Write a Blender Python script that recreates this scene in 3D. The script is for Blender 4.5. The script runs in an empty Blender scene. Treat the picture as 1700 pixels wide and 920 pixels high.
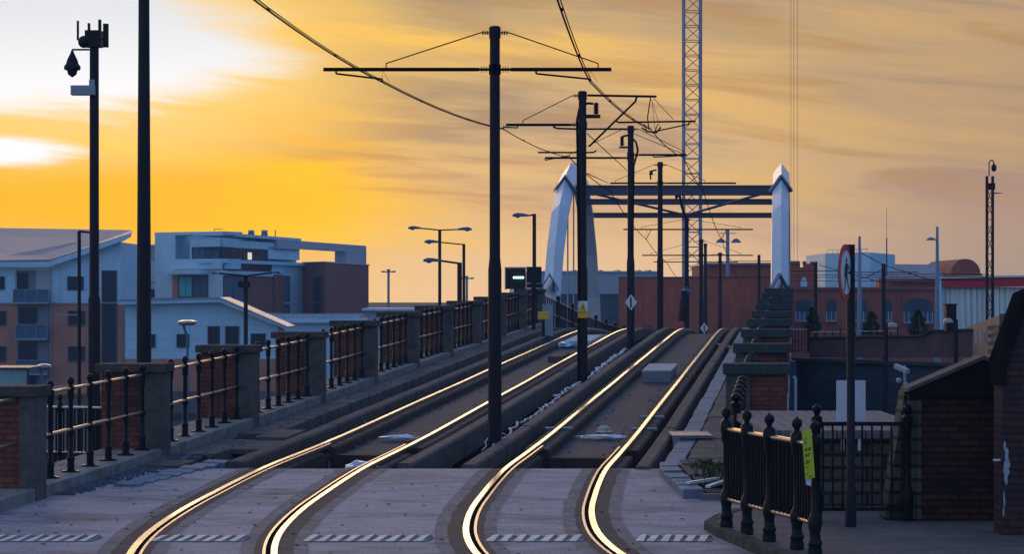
import bpy, math, random
from mathutils import Vector, noise
random.seed(11)
SC = bpy.context.scene
COL = SC.collection
R = math.radians
FPX = 3600.0            # focal length in photo pixels (1700 wide)
EYE = 2.6

# ------------------------------------------------------------------ camera
cd = bpy.data.cameras.new('camera'); cam = bpy.data.objects.new('camera', cd); COL.objects.link(cam)
cam.location = (0, 0, EYE); cam.rotation_euler = (R(90), 0, 0)
cd.sensor_width = 36; cd.lens = 36*FPX/1700.0
cd.shift_y = (490-460)/1700.0
cd.clip_end = 3000; cd.clip_start = 0.5
SC.camera = cam

# ------------------------------------------------------------------ colour helpers
def lin(r, g, b):
    f = lambda c: (c/255/12.92) if c/255 <= 0.04045 else ((c/255+0.055)/1.055)**2.4
    return (f(r), f(g), f(b), 1)

# ------------------------------------------------------------------ world: low sun behind thin cloud, blue dusk overhead
SUN_AZ, SUN_EL = R(-10.3), R(6.4)
w = bpy.data.worlds.new('World'); SC.world = w; w.use_nodes = True
nt = w.node_tree; N = nt.nodes; L = nt.links
for n in list(N): N.remove(n)
def nd(t, **k):
    n = N.new(t)
    for a, v in k.items(): setattr(n, a, v)
    return n
def val(x, sock):
    if isinstance(x, (int, float)): sock.default_value = x
    elif isinstance(x, tuple): sock.default_value = x
    else: L.new(x, sock)
def M(op, a, b=0.0, c=None, clamp=False):
    n = nd('ShaderNodeMath', operation=op); n.use_clamp = clamp
    val(a, n.inputs[0]); val(b, n.inputs[1])
    if c is not None: val(c, n.inputs[2])
    return n.outputs[0]
def mix(f, a, b, mode='MIX'):
    n = nd('ShaderNodeMix', data_type='RGBA', blend_type=mode)
    val(f, n.inputs[0]); val(a, n.inputs[6]); val(b, n.inputs[7]); return n.outputs[2]
def sstep(x, a, b):
    n = nd('ShaderNodeMapRange', interpolation_type='SMOOTHSTEP'); val(x, n.inputs[0]); val(a, n.inputs[1]); val(b, n.inputs[2]); return n.outputs[0]
def wnoise(vec, scale, detail=5, rough=.55, dist=0):
    n = nd('ShaderNodeTexNoise'); L.new(vec, n.inputs['Vector']); n.inputs['Scale'].default_value = scale
    n.inputs['Detail'].default_value = detail; n.inputs['Roughness'].default_value = rough; n.inputs['Distortion'].default_value = dist
    return n.outputs[0]
tc = nd('ShaderNodeTexCoord'); sp = nd('ShaderNodeSeparateXYZ'); L.new(tc.outputs['Generated'], sp.inputs[0])
X_, Y_, Z_ = sp.outputs
ys = M('MAXIMUM', Y_, 0.08)
u = M('DIVIDE', X_, ys); v = M('DIVIDE', Z_, ys)
def uv(su, sv, ou=0., ov=0.):
    c = nd('ShaderNodeCombineXYZ'); L.new(M('MULTIPLY_ADD', u, su, ou), c.inputs[0]); 
    t = M('MULTIPLY_ADD', v, sv, ov)
    L.new(M('ADD', t, M('MULTIPLY', u, sv*0.10)), c.inputs[1]); return c.outputs[0]
n_big = wnoise(uv(4, 26, 3.1, 1.7), 1.0, 4, .5, .6)
n_mid = wnoise(uv(7, 75, 8.3, 4.2), 1.0, 5, .55, .8)
n_fin = wnoise(uv(26, 260, 1.3, 9.2), 1.0, 4, .6, .4)
cl = M('ADD', M('MULTIPLY', n_big, .62), M('ADD', M('MULTIPLY', n_mid, .30), M('MULTIPLY', n_fin, .08)))
def ell(cu, cv, ru, rv):   # elliptical distance in direction space
    a = M('DIVIDE', M('SUBTRACT', u, cu), ru); b = M('DIVIDE', M('SUBTRACT', v, cv), rv)
    return M('SQRT', M('ADD', M('MULTIPLY', a, a), M('MULTIPLY', b, b)))
def pxu(x): return (x-850)/FPX
def pxv(y): return (490-y)/FPX
base = mix(sstep(v, .0, .05), lin(236, 194, 150), lin(228, 184, 124))
base = mix(sstep(v, .05, .13), base, lin(202, 166, 112))
base = mix(sstep(u, 0.06, .25), base, mix(sstep(v, .0, .07), lin(188, 160, 132), lin(208, 166, 112)))
grey = mix(sstep(v, .02, .1), lin(206, 160, 128), lin(162, 138, 116))
gold = mix(sstep(u, -.12, .2), lin(250, 198, 90), lin(230, 180, 108))
c1 = mix(sstep(cl, .52, .40), base, grey)
c2 = mix(sstep(cl, .50, .64), c1, gold)
base = mix(sstep(v, .012, .035), base, c2)
g1 = sstep(M('ADD', ell(pxu(350), pxv(285), .088, .052), M('MULTIPLY', M('SUBTRACT', cl, .5), -1.2)), 1.1, .45)
g2 = sstep(ell(pxu(140), pxv(250), .16, .11), 1.2, .55)
yel = mix(sstep(cl, .40, .56), (.95, .43, .0, 1), (1.06, .58, 0, 1))
base = mix(M('MULTIPLY', g2, .75), base, lin(248, 190, 72))
base = mix(g1, base, yel)
base = mix(M('MULTIPLY', M('MULTIPLY', sstep(n_mid, .50, .36), .55), sstep(v, .03, .06)), base, lin(206, 152, 72))
# pale blown-out cloud around the hidden sun
dn = M('MULTIPLY', M('SUBTRACT', M('ADD', M('MULTIPLY', n_mid, .6), M('MULTIPLY', n_big, .4)), .5), 1.1)
w1 = sstep(M('ADD', ell(pxu(110), pxv(62), .082, .033), M('ADD', M('MULTIPLY', dn, .9), M('MULTIPLY', M('SUBTRACT', n_fin, .5), .5))), 1.22, .66)
w2 = sstep(M('ADD', ell(pxu(-20), pxv(250), .042, .0080), M('ADD', dn, M('MULTIPLY', M('SUBTRACT', n_fin, .5), .8))), 1.3, .5)
w3 = sstep(M('ADD', ell(pxu(-80), pxv(60), .15, .034), dn), 1.2, .7)
halo = sstep(M('ADD', ell(pxu(130), pxv(80), .105, .05), dn), 1.6, .60)
base = mix(M('MULTIPLY', halo, .85), base, lin(255, 214, 128))
wm = M('MAXIMUM', w1, M('MAXIMUM', w2, w3))
g3 = sstep(ell(pxu(150), pxv(335), .16, .018), 1.3, .2)
base = mix(M('MULTIPLY', g3, M('SUBTRACT', 1.0, wm)), base, (1.0, .49, 0, 1))
base = mix(1.0, base, mix(sstep(u, -.10, .08), (1.20, 1.18, .98, 1), mix(sstep(u, .06, .22), (1.08, 1.09, 1.12, 1), (.88, .93, 1.10, 1))), 'MULTIPLY')
base = mix(wm, base, mix(sstep(v, .08, .15), (1.15, 1.12, 1.10, 1), (.88, .88, .90, 1)))
# the rest of the dome
zc = M('MAXIMUM', Z_, 0.0)
side = sstep(X_, -.75, .75)
low = mix(side, (.36, .48, .72, 1), (.0, .19, .55, 1))
dome = mix(sstep(zc, .05, .8), low, (.19, .28, .54, 1))
sky = nd('ShaderNodeTexSky', sky_type='NISHITA'); sky.sun_disc = False; sky.sun_elevation = SUN_EL; sky.sun_rotation = SUN_AZ
dome = mix(1.0, dome, mix(1.0, sky.outputs[0], (.02, .02, .02, 1), 'MULTIPLY'), 'ADD')
front = M('MULTIPLY', sstep(Y_, .35, .93), sstep(Z_, .36, .16))
full = mix(front, dome, base)
full = mix(sstep(Z_, -.01, -.06), full, (.05, .06, .09, 1))
bg = nd('ShaderNodeBackground'); bg.inputs[1].default_value = 1.0; L.new(full, bg.inputs[0])
wo = nd('ShaderNodeOutputWorld'); L.new(bg.outputs[0], wo.inputs[0])

sl = bpy.data.lights.new('sun', 'SUN'); so = bpy.data.objects.new('sun', sl); COL.objects.link(so)
sl.energy = .95; sl.angle = R(30); sl.color = (1, .62, .30)
sd = Vector((math.sin(SUN_AZ)*math.cos(SUN_EL), math.cos(SUN_AZ)*math.cos(SUN_EL), math.sin(SUN_EL)))
so.rotation_euler = sd.to_track_quat('Z', 'Y').to_euler()
vs = SC.view_settings; vs.view_transform = 'Standard'; vs.look = 'None'; vs.exposure = 0.0; vs.gamma = 1; vs.use_curve_mapping = False
SC.cycles.use_denoising = True
SC.cycles.volume_bounces = 1; SC.cycles.max_bounces = 6
SC.cycles.volume_step_rate = 4
SC.cycles.sample_clamp_indirect = 4

# ------------------------------------------------------------------ materials
MATS = {}
def mat(name, col, rough=.7, var=.25, scale=4., metal=0., spec=.4, bump=0., stretch=(1, 1, 1), stain=None, stain_amt=.5, stain_scale=.8, emit=None, detail=6, fine=0.):
    if name in MATS: return MATS[name]
    m = bpy.data.materials.new(name); m.use_nodes = True; t = m.node_tree; b = t.nodes['Principled BSDF']
    b.inputs['Roughness'].default_value = rough; b.inputs['Metallic'].default_value = metal
    b.inputs['Specular IOR Level'].default_value = spec
    c = t.nodes.new('ShaderNodeTexCoord'); mp = t.nodes.new('ShaderNodeMapping'); mp.inputs['Scale'].default_value = stretch
    t.links.new(c.outputs['Object'], mp.inputs[0])
    nz = t.nodes.new('ShaderNodeTexNoise'); nz.inputs['Scale'].default_value = scale; nz.inputs['Detail'].default_value = detail; nz.inputs['Roughness'].default_value = .65
    t.links.new(mp.outputs[0], nz.inputs['Vector'])
    cr = t.nodes.new('ShaderNodeMapRange'); cr.inputs[1].default_value = .3; cr.inputs[2].default_value = .7
    cr.inputs[3].default_value = 1-var; cr.inputs[4].default_value = 1+var
    t.links.new(nz.outputs[0], cr.inputs[0])
    mx = t.nodes.new('ShaderNodeMix'); mx.data_type = 'RGBA'; mx.blend_type = 'MULTIPLY'; mx.inputs[0].default_value = 1
    mx.inputs[6].default_value = (*col[:3], 1); t.links.new(cr.outputs[0], mx.inputs[7])
    out = mx.outputs[2]
    if stain is not None:
        n2 = t.nodes.new('ShaderNodeTexNoise'); n2.inputs['Scale'].default_value = stain_scale; n2.inputs['Detail'].default_value = 7; n2.inputs['Roughness'].default_value = .7
        t.links.new(mp.outputs[0], n2.inputs['Vector'])
        r2 = t.nodes.new('ShaderNodeMapRange'); r2.inputs[1].default_value = .48; r2.inputs[2].default_value = .66; r2.inputs[4].default_value = stain_amt
        t.links.new(n2.outputs[0], r2.inputs[0])
        m2 = t.nodes.new('ShaderNodeMix'); m2.data_type = 'RGBA'; t.links.new(r2.outputs[0], m2.inputs[0]); t.links.new(out, m2.inputs[6]); m2.inputs[7].default_value = (*stain[:3], 1)
        out = m2.outputs[2]
    if fine:
        n3 = t.nodes.new('ShaderNodeTexNoise'); n3.inputs['Scale'].default_value = 38; n3.inputs['Detail'].default_value = 3; t.links.new(c.outputs['Object'], n3.inputs['Vector'])
        r3 = t.nodes.new('ShaderNodeMapRange'); r3.inputs[1].default_value = .3; r3.inputs[2].default_value = .7; r3.inputs[3].default_value = 1-fine; r3.inputs[4].default_value = 1+fine
        t.links.new(n3.outputs[0], r3.inputs[0])
        m3 = t.nodes.new('ShaderNodeMix'); m3.data_type = 'RGBA'; m3.blend_type = 'MULTIPLY'; m3.inputs[0].default_value = 1; t.links.new(out, m3.inputs[6]); t.links.new(r3.outputs[0], m3.inputs[7]); out = m3.outputs[2]
    t.links.new(out, b.inputs['Base Color'])
    if bump:
        bp = t.nodes.new('ShaderNodeBump'); bp.inputs['Strength'].default_value = bump; bp.inputs['Distance'].default_value = .02
        t.links.new(nz.outputs[0], bp.inputs['Height']); t.links.new(bp.outputs[0], b.inputs['Normal'])
    if emit:
        b.inputs['Emission Color'].default_value = (*emit[:3], 1); b.inputs['Emission Strength'].default_value = emit[3]
    MATS[name] = m; return m
def brick(name, c1, c2, mortar, bw=.23, bh=.075, rough=.85, stain=(.03, .025, .025), amt=.5, msize=.012):
    if name in MATS: return MATS[name]
    m = bpy.data.materials.new(name); m.use_nodes = True; t = m.node_tree; b = t.nodes['Principled BSDF']; b.inputs['Roughness'].default_value = rough
    b.inputs['Specular IOR Level'].default_value = .2
    c = t.nodes.new('ShaderNodeTexCoord'); s = t.nodes.new('ShaderNodeSeparateXYZ'); t.links.new(c.outputs['Object'], s.inputs[0])
    a = t.nodes.new('ShaderNodeMath'); t.links.new(s.outputs[0], a.inputs[0]); t.links.new(s.outputs[1], a.inputs[1])
    k = t.nodes.new('ShaderNodeCombineXYZ'); t.links.new(a.outputs[0], k.inputs[0]); t.links.new(s.outputs[2], k.inputs[1])
    br = t.nodes.new('ShaderNodeTexBrick'); t.links.new(k.outputs[0], br.inputs[0])
    br.inputs['Scale'].default_value = 1; br.inputs['Brick Width'].default_value = bw; br.inputs['Row Height'].default_value = bh; br.inputs['Mortar Size'].default_value = msize
    br.inputs['Color1'].default_value = (*c1, 1); br.inputs['Color2'].default_value = (*c2, 1); br.inputs['Mortar'].default_value = (*mortar, 1)
    nz = t.nodes.new('ShaderNodeTexNoise'); nz.inputs['Scale'].default_value = 1.7; nz.inputs['Detail'].default_value = 8; t.links.new(c.outputs['Object'], nz.inputs['Vector'])
    r = t.nodes.new('ShaderNodeMapRange'); r.inputs[1].default_value = .42; r.inputs[2].default_value = .7; r.inputs[4].default_value = amt; t.links.new(nz.outputs[0], r.inputs[0])
    mx = t.nodes.new('ShaderNodeMix'); mx.data_type = 'RGBA'; t.links.new(r.outputs[0], mx.inputs[0]); t.links.new(br.outputs[0], mx.inputs[6]); mx.inputs[7].default_value = (*stain, 1)
    t.links.new(mx.outputs[2], b.inputs['Base Color'])
    bp = t.nodes.new('ShaderNodeBump'); bp.inputs['Strength'].default_value = .6; bp.inputs['Distance'].default_value = .015; bp.invert = True
    t.links.new(br.outputs[1], bp.inputs['Height']); t.links.new(bp.outputs[0], b.inputs['Normal'])
    MATS[name] = m; return m

m_road   = mat('road_concrete', (.36, .32, .33), .75, .24, 3.2, spec=.2, bump=.35, stretch=(.6, 1.3, 1), stain=(.155, .125, .13), stain_amt=.85, stain_scale=.75, fine=.32)
m_band   = mat('rail_surround', (.085, .066, .062), .8, .35, 7, spec=.12, bump=.3, stain=(.15, .13, .13), stain_amt=.35, stain_scale=1.5, fine=.3)
m_band2  = mat('worn_rail_surround', (.235, .195, .19), .8, .35, 5, spec=.15, bump=.3, stain=(.10, .08, .08), stain_amt=.6, stain_scale=2., fine=.3)
m_seal   = mat('pale_seal', (.34, .32, .33), .8, .5, 30, spec=.2)
m_steel  = mat('polished_rail', (.62, .60, .57), .22, .40, 1.5, metal=1)
m_rust   = mat('rail_side', (.10, .055, .035), .6, .4, 20, metal=.3)
m_lip    = mat('keeper_steel', (.40, .33, .27), .35, .2, 30, metal=1)
m_plinth = mat('stained_plinth', (.075, .05, .042), .85, .4, 5, spec=.2, bump=.4, stain=(.05, .035, .03), stain_amt=.6, fine=.3)
m_upst   = mat('upstand_concrete', (.135, .10, .088), .85, .3, 5, spec=.2, bump=.4, stain=(.06, .05, .045), stain_amt=.6, stain_scale=1.2, fine=.3)
m_floor  = mat('channel_floor', (.075, .063, .066), .8, .35, 3, spec=.25, bump=.3, stain=(.04, .035, .035), stain_amt=.6)
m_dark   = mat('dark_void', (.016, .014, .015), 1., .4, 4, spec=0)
m_slab   = mat('walkway_slab', (.14, .115, .10), .85, .35, 4, spec=.2, bump=.5, stain=(.055, .05, .04), stain_amt=.7, stain_scale=1.6, fine=.3)
m_plst   = mat('plinth_stone', (.27, .235, .21), .85, .25, 6, spec=.2, bump=.4, stain=(.08, .07, .055), stain_amt=.6, stain_scale=2.2)
m_stone  = mat('coping_stone', (.135, .105, .09), .85, .3, 6, spec=.2, bump=.4, stain=(.06, .06, .05), stain_amt=.7, stain_scale=2.0)
m_cap    = mat('cap_stone', (.10, .078, .070), .9, .35, 6, spec=.15, bump=.4, stain=(.04, .04, .035), stain_amt=.7, stain_scale=2.5)
m_mossc  = mat('mossy_cap_stone', (.060, .072, .072), .9, .35, 6, spec=.15, bump=.4, stain=(.045, .055, .03), stain_amt=.7, stain_scale=2.5)
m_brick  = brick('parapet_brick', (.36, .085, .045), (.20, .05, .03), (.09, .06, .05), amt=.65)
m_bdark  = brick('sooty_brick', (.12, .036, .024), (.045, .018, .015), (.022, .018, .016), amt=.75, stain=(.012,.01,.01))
m_iron   = mat('black_iron', (.008, .007, .009), .38, .2, 15, spec=.2)
m_hand   = mat('worn_handrail', (.62, .50, .38), .28, .2, 10, metal=.9)
m_irond  = mat('dull_iron', (.008, .007, .008), 1., .2, 15, spec=0)
m_pole   = mat('navy_pole_paint', (.024, .015, .020), .55, .2, 5, spec=.2)
m_wire   = mat('dark_wire', (.016, .012, .012), .9, .1, 5, spec=.03)
m_rope   = mat('hoist_rope', (.16, .14, .14), 1., .1, 5, spec=0)
m_white  = mat('white_steel', (.78, .80, .82), .35, .06, 2, spec=.5, stain=(.6, .6, .58), stain_amt=.4)
m_steelb = mat('dark_beam_steel', (.11, .10, .13), .6, .1, 3, spec=.2)
m_collar = mat('collar_steel', (.20, .27, .34), 1., .1, 3, spec=0)
m_greyst = mat('grey_steel', (.34, .36, .40), .4, .1, 3, spec=.5)
m_clad   = mat('white_cladding', (.52, .76, .86), .6, .07, .8, spec=.4, stain=(.5, .52, .55), stain_amt=.35, stain_scale=.25)
m_clad2  = mat('grey_cladding', (.42, .44, .48), .6, .08, .8, spec=.4)
m_roof   = mat('slate_metal_roof', (.23, .22, .25), .5, .12, 1, spec=.4)
m_fbrick = mat('far_brick', (.56, .24, .16), .85, .12, 1.2, spec=.2, stain=(.33, .16, .12), stain_amt=.5, stain_scale=.3)
m_fbrick2= mat('far_dark_brick', (.32, .11, .085), .85, .15, 1.2, spec=.2, stain=(.17, .07, .06), stain_amt=.5, stain_scale=.3)
m_rbrick = mat('old_red_brick', (.42, .115, .07), .85, .18, 1.5, spec=.2, stain=(.14, .05, .045), stain_amt=.6, stain_scale=.4)
m_glass  = mat('window_glass', (.03, .038, .055), .5, .1, 1, spec=.08)
m_glassb = mat('blue_window_glass', (.08, .15, .22), .5, .2, .5, spec=.1)
m_teal   = mat('teal_panel', (.08, .55, .60), .5, .08, 1)
m_frame  = mat('window_frame', (.07, .075, .09), .5, .1, 3)
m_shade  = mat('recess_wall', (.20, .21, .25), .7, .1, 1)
m_yellow = mat('yellow_notice', (.62, .60, .03), .6, .06, 8)
m_yelbox = mat('yellow_box_paint', (.95, .48, .02), .5, .1, 8)
m_red    = mat('sign_red', (.75, .02, .02), .45, .08, 8)
m_signw  = mat('sign_white', (.80, .82, .78), .5, .08, 8)
m_ink    = mat('black_ink', (.01, .01, .012), .6, .1, 8)
m_board  = mat('lilac_white_board', (.70, .68, .74), .5, .05, 5)
m_lampb  = mat('lamp_housing', (.10, .16, .30), .4, .1, 5)
m_lens   = mat('lamp_lens', (.35, .32, .3), .2, .1, 5, spec=.7)
m_redcl  = mat('marquee_red', (.45, .02, .05), .7, .15, 1)
m_canvas = mat('white_canvas', (.62, .70, .68), .8, .14, .6, bump=.3, stretch=(1, 1, .15))
m_bluedk = mat('wet_retaining_wall', (.055, .075, .105), .7, .35, .8, spec=.3, bump=.3, stain=(.02, .03, .045), stain_amt=.7, stain_scale=.5)
m_tan    = mat('tan_wall', (.42, .30, .20), .8, .2, 2, spec=.2, stain=(.2, .14, .1), stain_amt=.6)
m_timber = mat('weathered_boards', (.20, .175, .165), .8, .3, 3, spec=.2, bump=.5, stretch=(9, .6, 1))
m_pave   = mat('pavement_flags', (.135, .115, .105), .8, .35, 4, spec=.25, bump=.4, stretch=(.7, 1.6, 1), stain=(.06, .05, .045), stain_amt=.6, stain_scale=1.0, fine=.3)
m_kerb   = mat('kerb_stone', (.15, .20, .25), .7, .25, 5, spec=.3, bump=.4, stain=(.12, .11, .1), stain_amt=.5)
m_mosskb = mat('mossy_kerb', (.09, .085, .06), .9, .4, 6, bump=.5, spec=.1)
m_gravel = mat('loose_gravel', (.13, .15, .19), .9, .6, 25, spec=.2, bump=1)
m_white2 = mat('white_plastic', (.75, .78, .80), .35, .15, 8)
m_cable  = mat('pale_cable', (.55, .54, .55), .6, .3, 15)
m_leaf   = mat('weed_leaf', (.07, .10, .03), .7, .4, 10)
m_fir    = mat('evergreen_leaf', (.035, .06, .035), .8, .4, 3)
m_bark   = mat('bark', (.06, .045, .035), .9, .3, 5)
m_ground = mat('lower_ground', (.07, .065, .075), .9, .3, .3, spec=.1)
m_rumble = mat('lit_rumble_facet', (.90, .70, .52), .7, .25, 12, spec=.3, bump=.4)  # left facets of the blocks, warm sunlight painted into the colour
m_rumb2  = mat('shaded_rumble_side', (.26, .235, .24), .8, .2, 12, spec=.15)  # remaining faces of the same blocks, shade painted in as grey
m_crane  = mat('crane_lattice_paint', (.22, .30, .40), .5, .1, 3)
m_led    = mat('signal_led', (.3, 1, .75), .4, 0, 1, emit=(.45, 1, .8, 3.0))
m_lit    = mat('lit_window', (.8, .7, .5), .5, 0, 1, emit=(1, .8, .55, .7))
m_carb   = mat('dark_car_paint', (.03, .035, .05), .2, .05, 3, spec=.6)
m_cars   = mat('silver_car_paint', (.45, .47, .5), .25, .05, 3, metal=.6)
m_tyre   = mat('tyre_rubber', (.02, .02, .02), .8, .1, 3)
m_shelt  = mat('shelter_panel', (.25, .42, .40), .3, .2, 2, spec=.6)

# ------------------------------------------------------------------ object helpers
ORG = {}
class MB:
    def __init__(s): s.v = []; s.f = []; s.smooth = False
    def add(s, vs_, fs):
        o = len(s.v); s.v += [Vector(p) for p in vs_]; s.f += [tuple(i+o for i in f) for f in fs]; return s
    def box(s, a, b):
        x0, x1 = sorted((a[0], b[0])); y0, y1 = sorted((a[1], b[1])); z0, z1 = sorted((a[2], b[2]))
        return s.add([(x0,y0,z0),(x1,y0,z0),(x1,y1,z0),(x0,y1,z0),(x0,y0,z1),(x1,y0,z1),(x1,y1,z1),(x0,y1,z1)],
                     [(0,3,2,1),(4,5,6,7),(0,1,5,4),(1,2,6,5),(2,3,7,6),(3,0,4,7)])
    def hexa(s, bot, top):
        n = len(bot)
        return s.add(list(bot)+list(top), [tuple(reversed(range(n))), tuple(range(n, 2*n))]+[(i, (i+1)%n, n+(i+1)%n, n+i) for i in range(n)])
    def prism(s, poly, axis, a, b):      # poly of 2D points extruded along axis
        def mk(p, t):
            if axis == 'y': return (p[0], t, p[1])
            if axis == 'z': return (p[0], p[1], t)
            return (t, p[0], p[1])
        return s.hexa([mk(p, a) for p in poly], [mk(p, b) for p in poly])
    def cyl(s, p, q, r, r2=None, n=8):
        p = Vector(p); q = Vector(q); r2 = r if r2 is None else r2; d = (q-p)
        if d.length < 1e-6: return s
        d.normalize(); a = d.orthogonal().normalized(); b = d.cross(a)
        o = [(a*math.cos(2*math.pi*i/n)+b*math.sin(2*math.pi*i/n)) for i in range(n)]
        return s.hexa([p+k*r for k in o], [q+k*r2 for k in o])
    def tube(s, pts, r, n=6):
        for i in range(len(pts)-1): s.cyl(pts[i], pts[i+1], r, n=n)
        return s
    def bar(s, p, q, w_, h_):
        p = Vector(p); q = Vector(q); d = (q-p).normalized(); up = Vector((0, 0, 1))
        if abs(d.z) > .95: up = Vector((0, 1, 0))
        a = d.cross(up).normalized()*(w_/2); b = a.cross(d).normalized()*(h_/2)
        return s.hexa([p-a-b, p+a-b, p+a+b, p-a+b], [q-a-b, q+a-b, q+a+b, q-a+b])
    def lathe(s, c, prof, n=12):
        c = Vector(c); vs_ = []; fs = []
        for (r, z) in prof:
            for i in range(n): vs_.append(c+Vector((r*math.cos(2*math.pi*i/n), r*math.sin(2*math.pi*i/n), z)))
        for k in range(len(prof)-1):
            for i in range(n): fs.append((k*n+i, k*n+(i+1)%n, (k+1)*n+(i+1)%n, (k+1)*n+i))
        fs.append(tuple(reversed(range(n)))); fs.append(tuple((len(prof)-1)*n+i for i in range(n)))
        return s.add(vs_, fs)
    def ball(s, c, r, n=10, sz=1.0):
        return s.lathe(c, [(max(.001, r*math.sin(math.pi*k/8)), -r*sz*math.cos(math.pi*k/8)) for k in range(9)], n)
    def build(s, name, m, parent=None, org=None, bevel=0, smooth=False, jitter=0):
        me = bpy.data.meshes.new(name)
        o = bpy.data.objects.new(name, me); COL.objects.link(o)
        if parent is not None:
            O = ORG[parent.name]; o.parent = parent
        else:
            if org is None:
                xs = [p.x for p in s.v]; yy = [p.y for p in s.v]; zz = [p.z for p in s.v]
                org = ((min(xs)+max(xs))/2, (min(yy)+max(yy))/2, min(zz))
            O = Vector(org); o.location = O
        ORG[o.name] = O
        me.from_pydata([tuple(p-O) for p in s.v], [], s.f); me.update()
        ms = m if isinstance(m, (list, tuple)) else [m]
        for k in ms: me.materials.append(k)
        if smooth:
            for p in me.polygons: p.use_smooth = True
            me.set_sharp_from_angle(angle=R(40))
        if bevel:
            b = o.modifiers.new('bevel', 'BEVEL'); b.width = bevel; b.segments = 2; b.limit_method = 'ANGLE'
        return o
def tag(o, label=None, cat=None, group=None, kind=None):
    if label: o['label'] = label
    if cat: o['category'] = cat
    if group: o['group'] = group
    if kind: o['kind'] = kind
    return o
def thing(name, loc, label, cat, group=None):
    o = bpy.data.objects.new(name, None); COL.objects.link(o); o.location = loc; o.empty_display_size = .2
    ORG[o.name] = Vector(loc); return tag(o, label, cat, group)
def W(x, y, Y): return Vector(((x-850)*Y/FPX, Y, EYE-(y-490)*Y/FPX))
def struct(o): o['kind'] = 'structure'; return o

# ------------------------------------------------------------------ alignment
ZP = [(4,-.08),(11,-.05),(21.8,0),(25.9,.03),(31,.12),(36,.22),(40.5,.35),(44,.455),(49.2,.60),(54.4,.76),(60,.92),(68,1.15),(73,1.29),(77,1.36),(80,1.36),(84,1.26),(90,1.02),(100,.52),(118,-.4),(160,-2.5),(240,-5.)]
CP = [(10,4.45),(12,3.24),(14,2.32),(17,1.30),(19.5,.72),(21.8,.36),(23.2,.235),(24.5,.205),(26,.24),(27.7,.35),(29.3,.475),(31,.64),(33,.902),(36,1.295)]
def herm(P, x):
    n = len(P)
    if x <= P[0][0]: return P[0][1]+(x-P[0][0])*(P[1][1]-P[0][1])/(P[1][0]-P[0][0])
    if x >= P[-1][0]: return P[-1][1]+(x-P[-1][0])*(P[-1][1]-P[-2][1])/(P[-1][0]-P[-2][0])
    i = max(k for k in range(n-1) if P[k][0] <= x)
    sl_ = lambda k: ((P[min(k+1,n-1)][1]-P[max(k-1,0)][1])/(P[min(k+1,n-1)][0]-P[max(k-1,0)][0]))
    h = P[i+1][0]-P[i][0]; t = (x-P[i][0])/h
    return (2*t**3-3*t*t+1)*P[i][1]+(t**3-2*t*t+t)*h*sl_(i)+(-2*t**3+3*t*t)*P[i+1][1]+(t**3-t*t)*h*sl_(i+1)
zt = lambda y: herm(ZP, y)
cx = lambda y: herm(CP, y)
def F(y, u_, w_):                       # along the curving track; u_ across, w_ above the rail top
    s_ = (cx(y+.2)-cx(y-.2))/.4; k = math.sqrt(1+s_*s_)
    px_, py_ = cx(y)+u_/k, y-u_*s_/k
    return Vector((px_, py_, zt(py_)+w_))
SL = .131
def G(y, c, z): return Vector((c+SL*y, y, z))   # straight frame of the viaduct
def stations(a, b, fine=.4, coarse=1.5):
    out = [a]; y = a
    while y < b-1e-6:
        y += fine if y < 34 else coarse; out.append(min(y, b))
    return out
def sweep(mb, prof, a, b, fn=F, st=None):
    ys_ = st or stations(a, b); n = len(prof); o = len(mb.v)
    for y in ys_:
        for (p, q) in prof: mb.v.append(fn(y, p, q))
    for i in range(len(ys_)-1):
        for k in range(n):
            mb.f.append((o+i*n+k, o+i*n+(k+1)%n, o+(i+1)*n+(k+1)%n, o+(i+1)*n+k))
    mb.f.append(tuple(o+k for k in reversed(range(n)))); mb.f.append(tuple(o+(len(ys_)-1)*n+k for k in range(n)))
    return mb
def rect(u0, u1, w0, w1): return [(u0, w0), (u1, w0), (u1, w1), (u0, w1)]
def rrect(u0, u1, w0, w1, b=.03): return [(u0, w0), (u1, w0), (u1, w1-b), (u1-b, w1), (u0+b, w1), (u0, w1-b)]

# ------------------------------------------------------------------ ground, street, water
g = MB(); n = 60
def gz(x, y):   # the town lies lower on both sides
    t = min(1, max(0, (y-33)/50)); 
    return -.9-5.1*t if y > 33 else -.9
xs = [-600,-200,-80,-40,-25,-16,-12,-9,0,3,6,9,12,16,25,40,80,200,600]; yy = [-60,0,20,30,33,40,50,60,70,83,100,140,200,400,900,2500]
for y in yy:
    for x in xs: g.v.append(Vector((x, y, gz(x, y))))
for j in range(len(yy)-1):
    for i in range(len(xs)-1):
        a = j*len(xs)+i; g.f.append((a, a+1, a+1+len(xs), a+len(xs)))
struct(g.build('ground', m_ground, org=(0, 0, 0)))
# street slab: solid, its far edge is a clean step above the trench
g = MB(); X0, X1, nx = -16., 13., 58; yl = [4+.5*i for i in range(55)]
for y in yl:
    for i in range(nx+1): 
        x = X0+(X1-X0)*i/nx; g.v.append(Vector((x, y, zt(y)-.006)))
for j in range(len(yl)-1):
    for i in range(nx):
        a = j*(nx+1)+i; g.f.append((a, a+1, a+nx+2, a+nx+1))
k = len(yl)-1
for i in range(nx):
    a = k*(nx+1)+i; b0 = len(g.v); g.v += [g.v[a]-Vector((0,0,.7)), g.v[a+1]-Vector((0,0,.7))]; g.f.append((a, a+1, b0+1, b0))
struct(g.build('road', m_road, org=(0, 0, 0)))
TR = [(-3.45, 'left-hand'), (0., 'right-hand')]
GA = .7175
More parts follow.
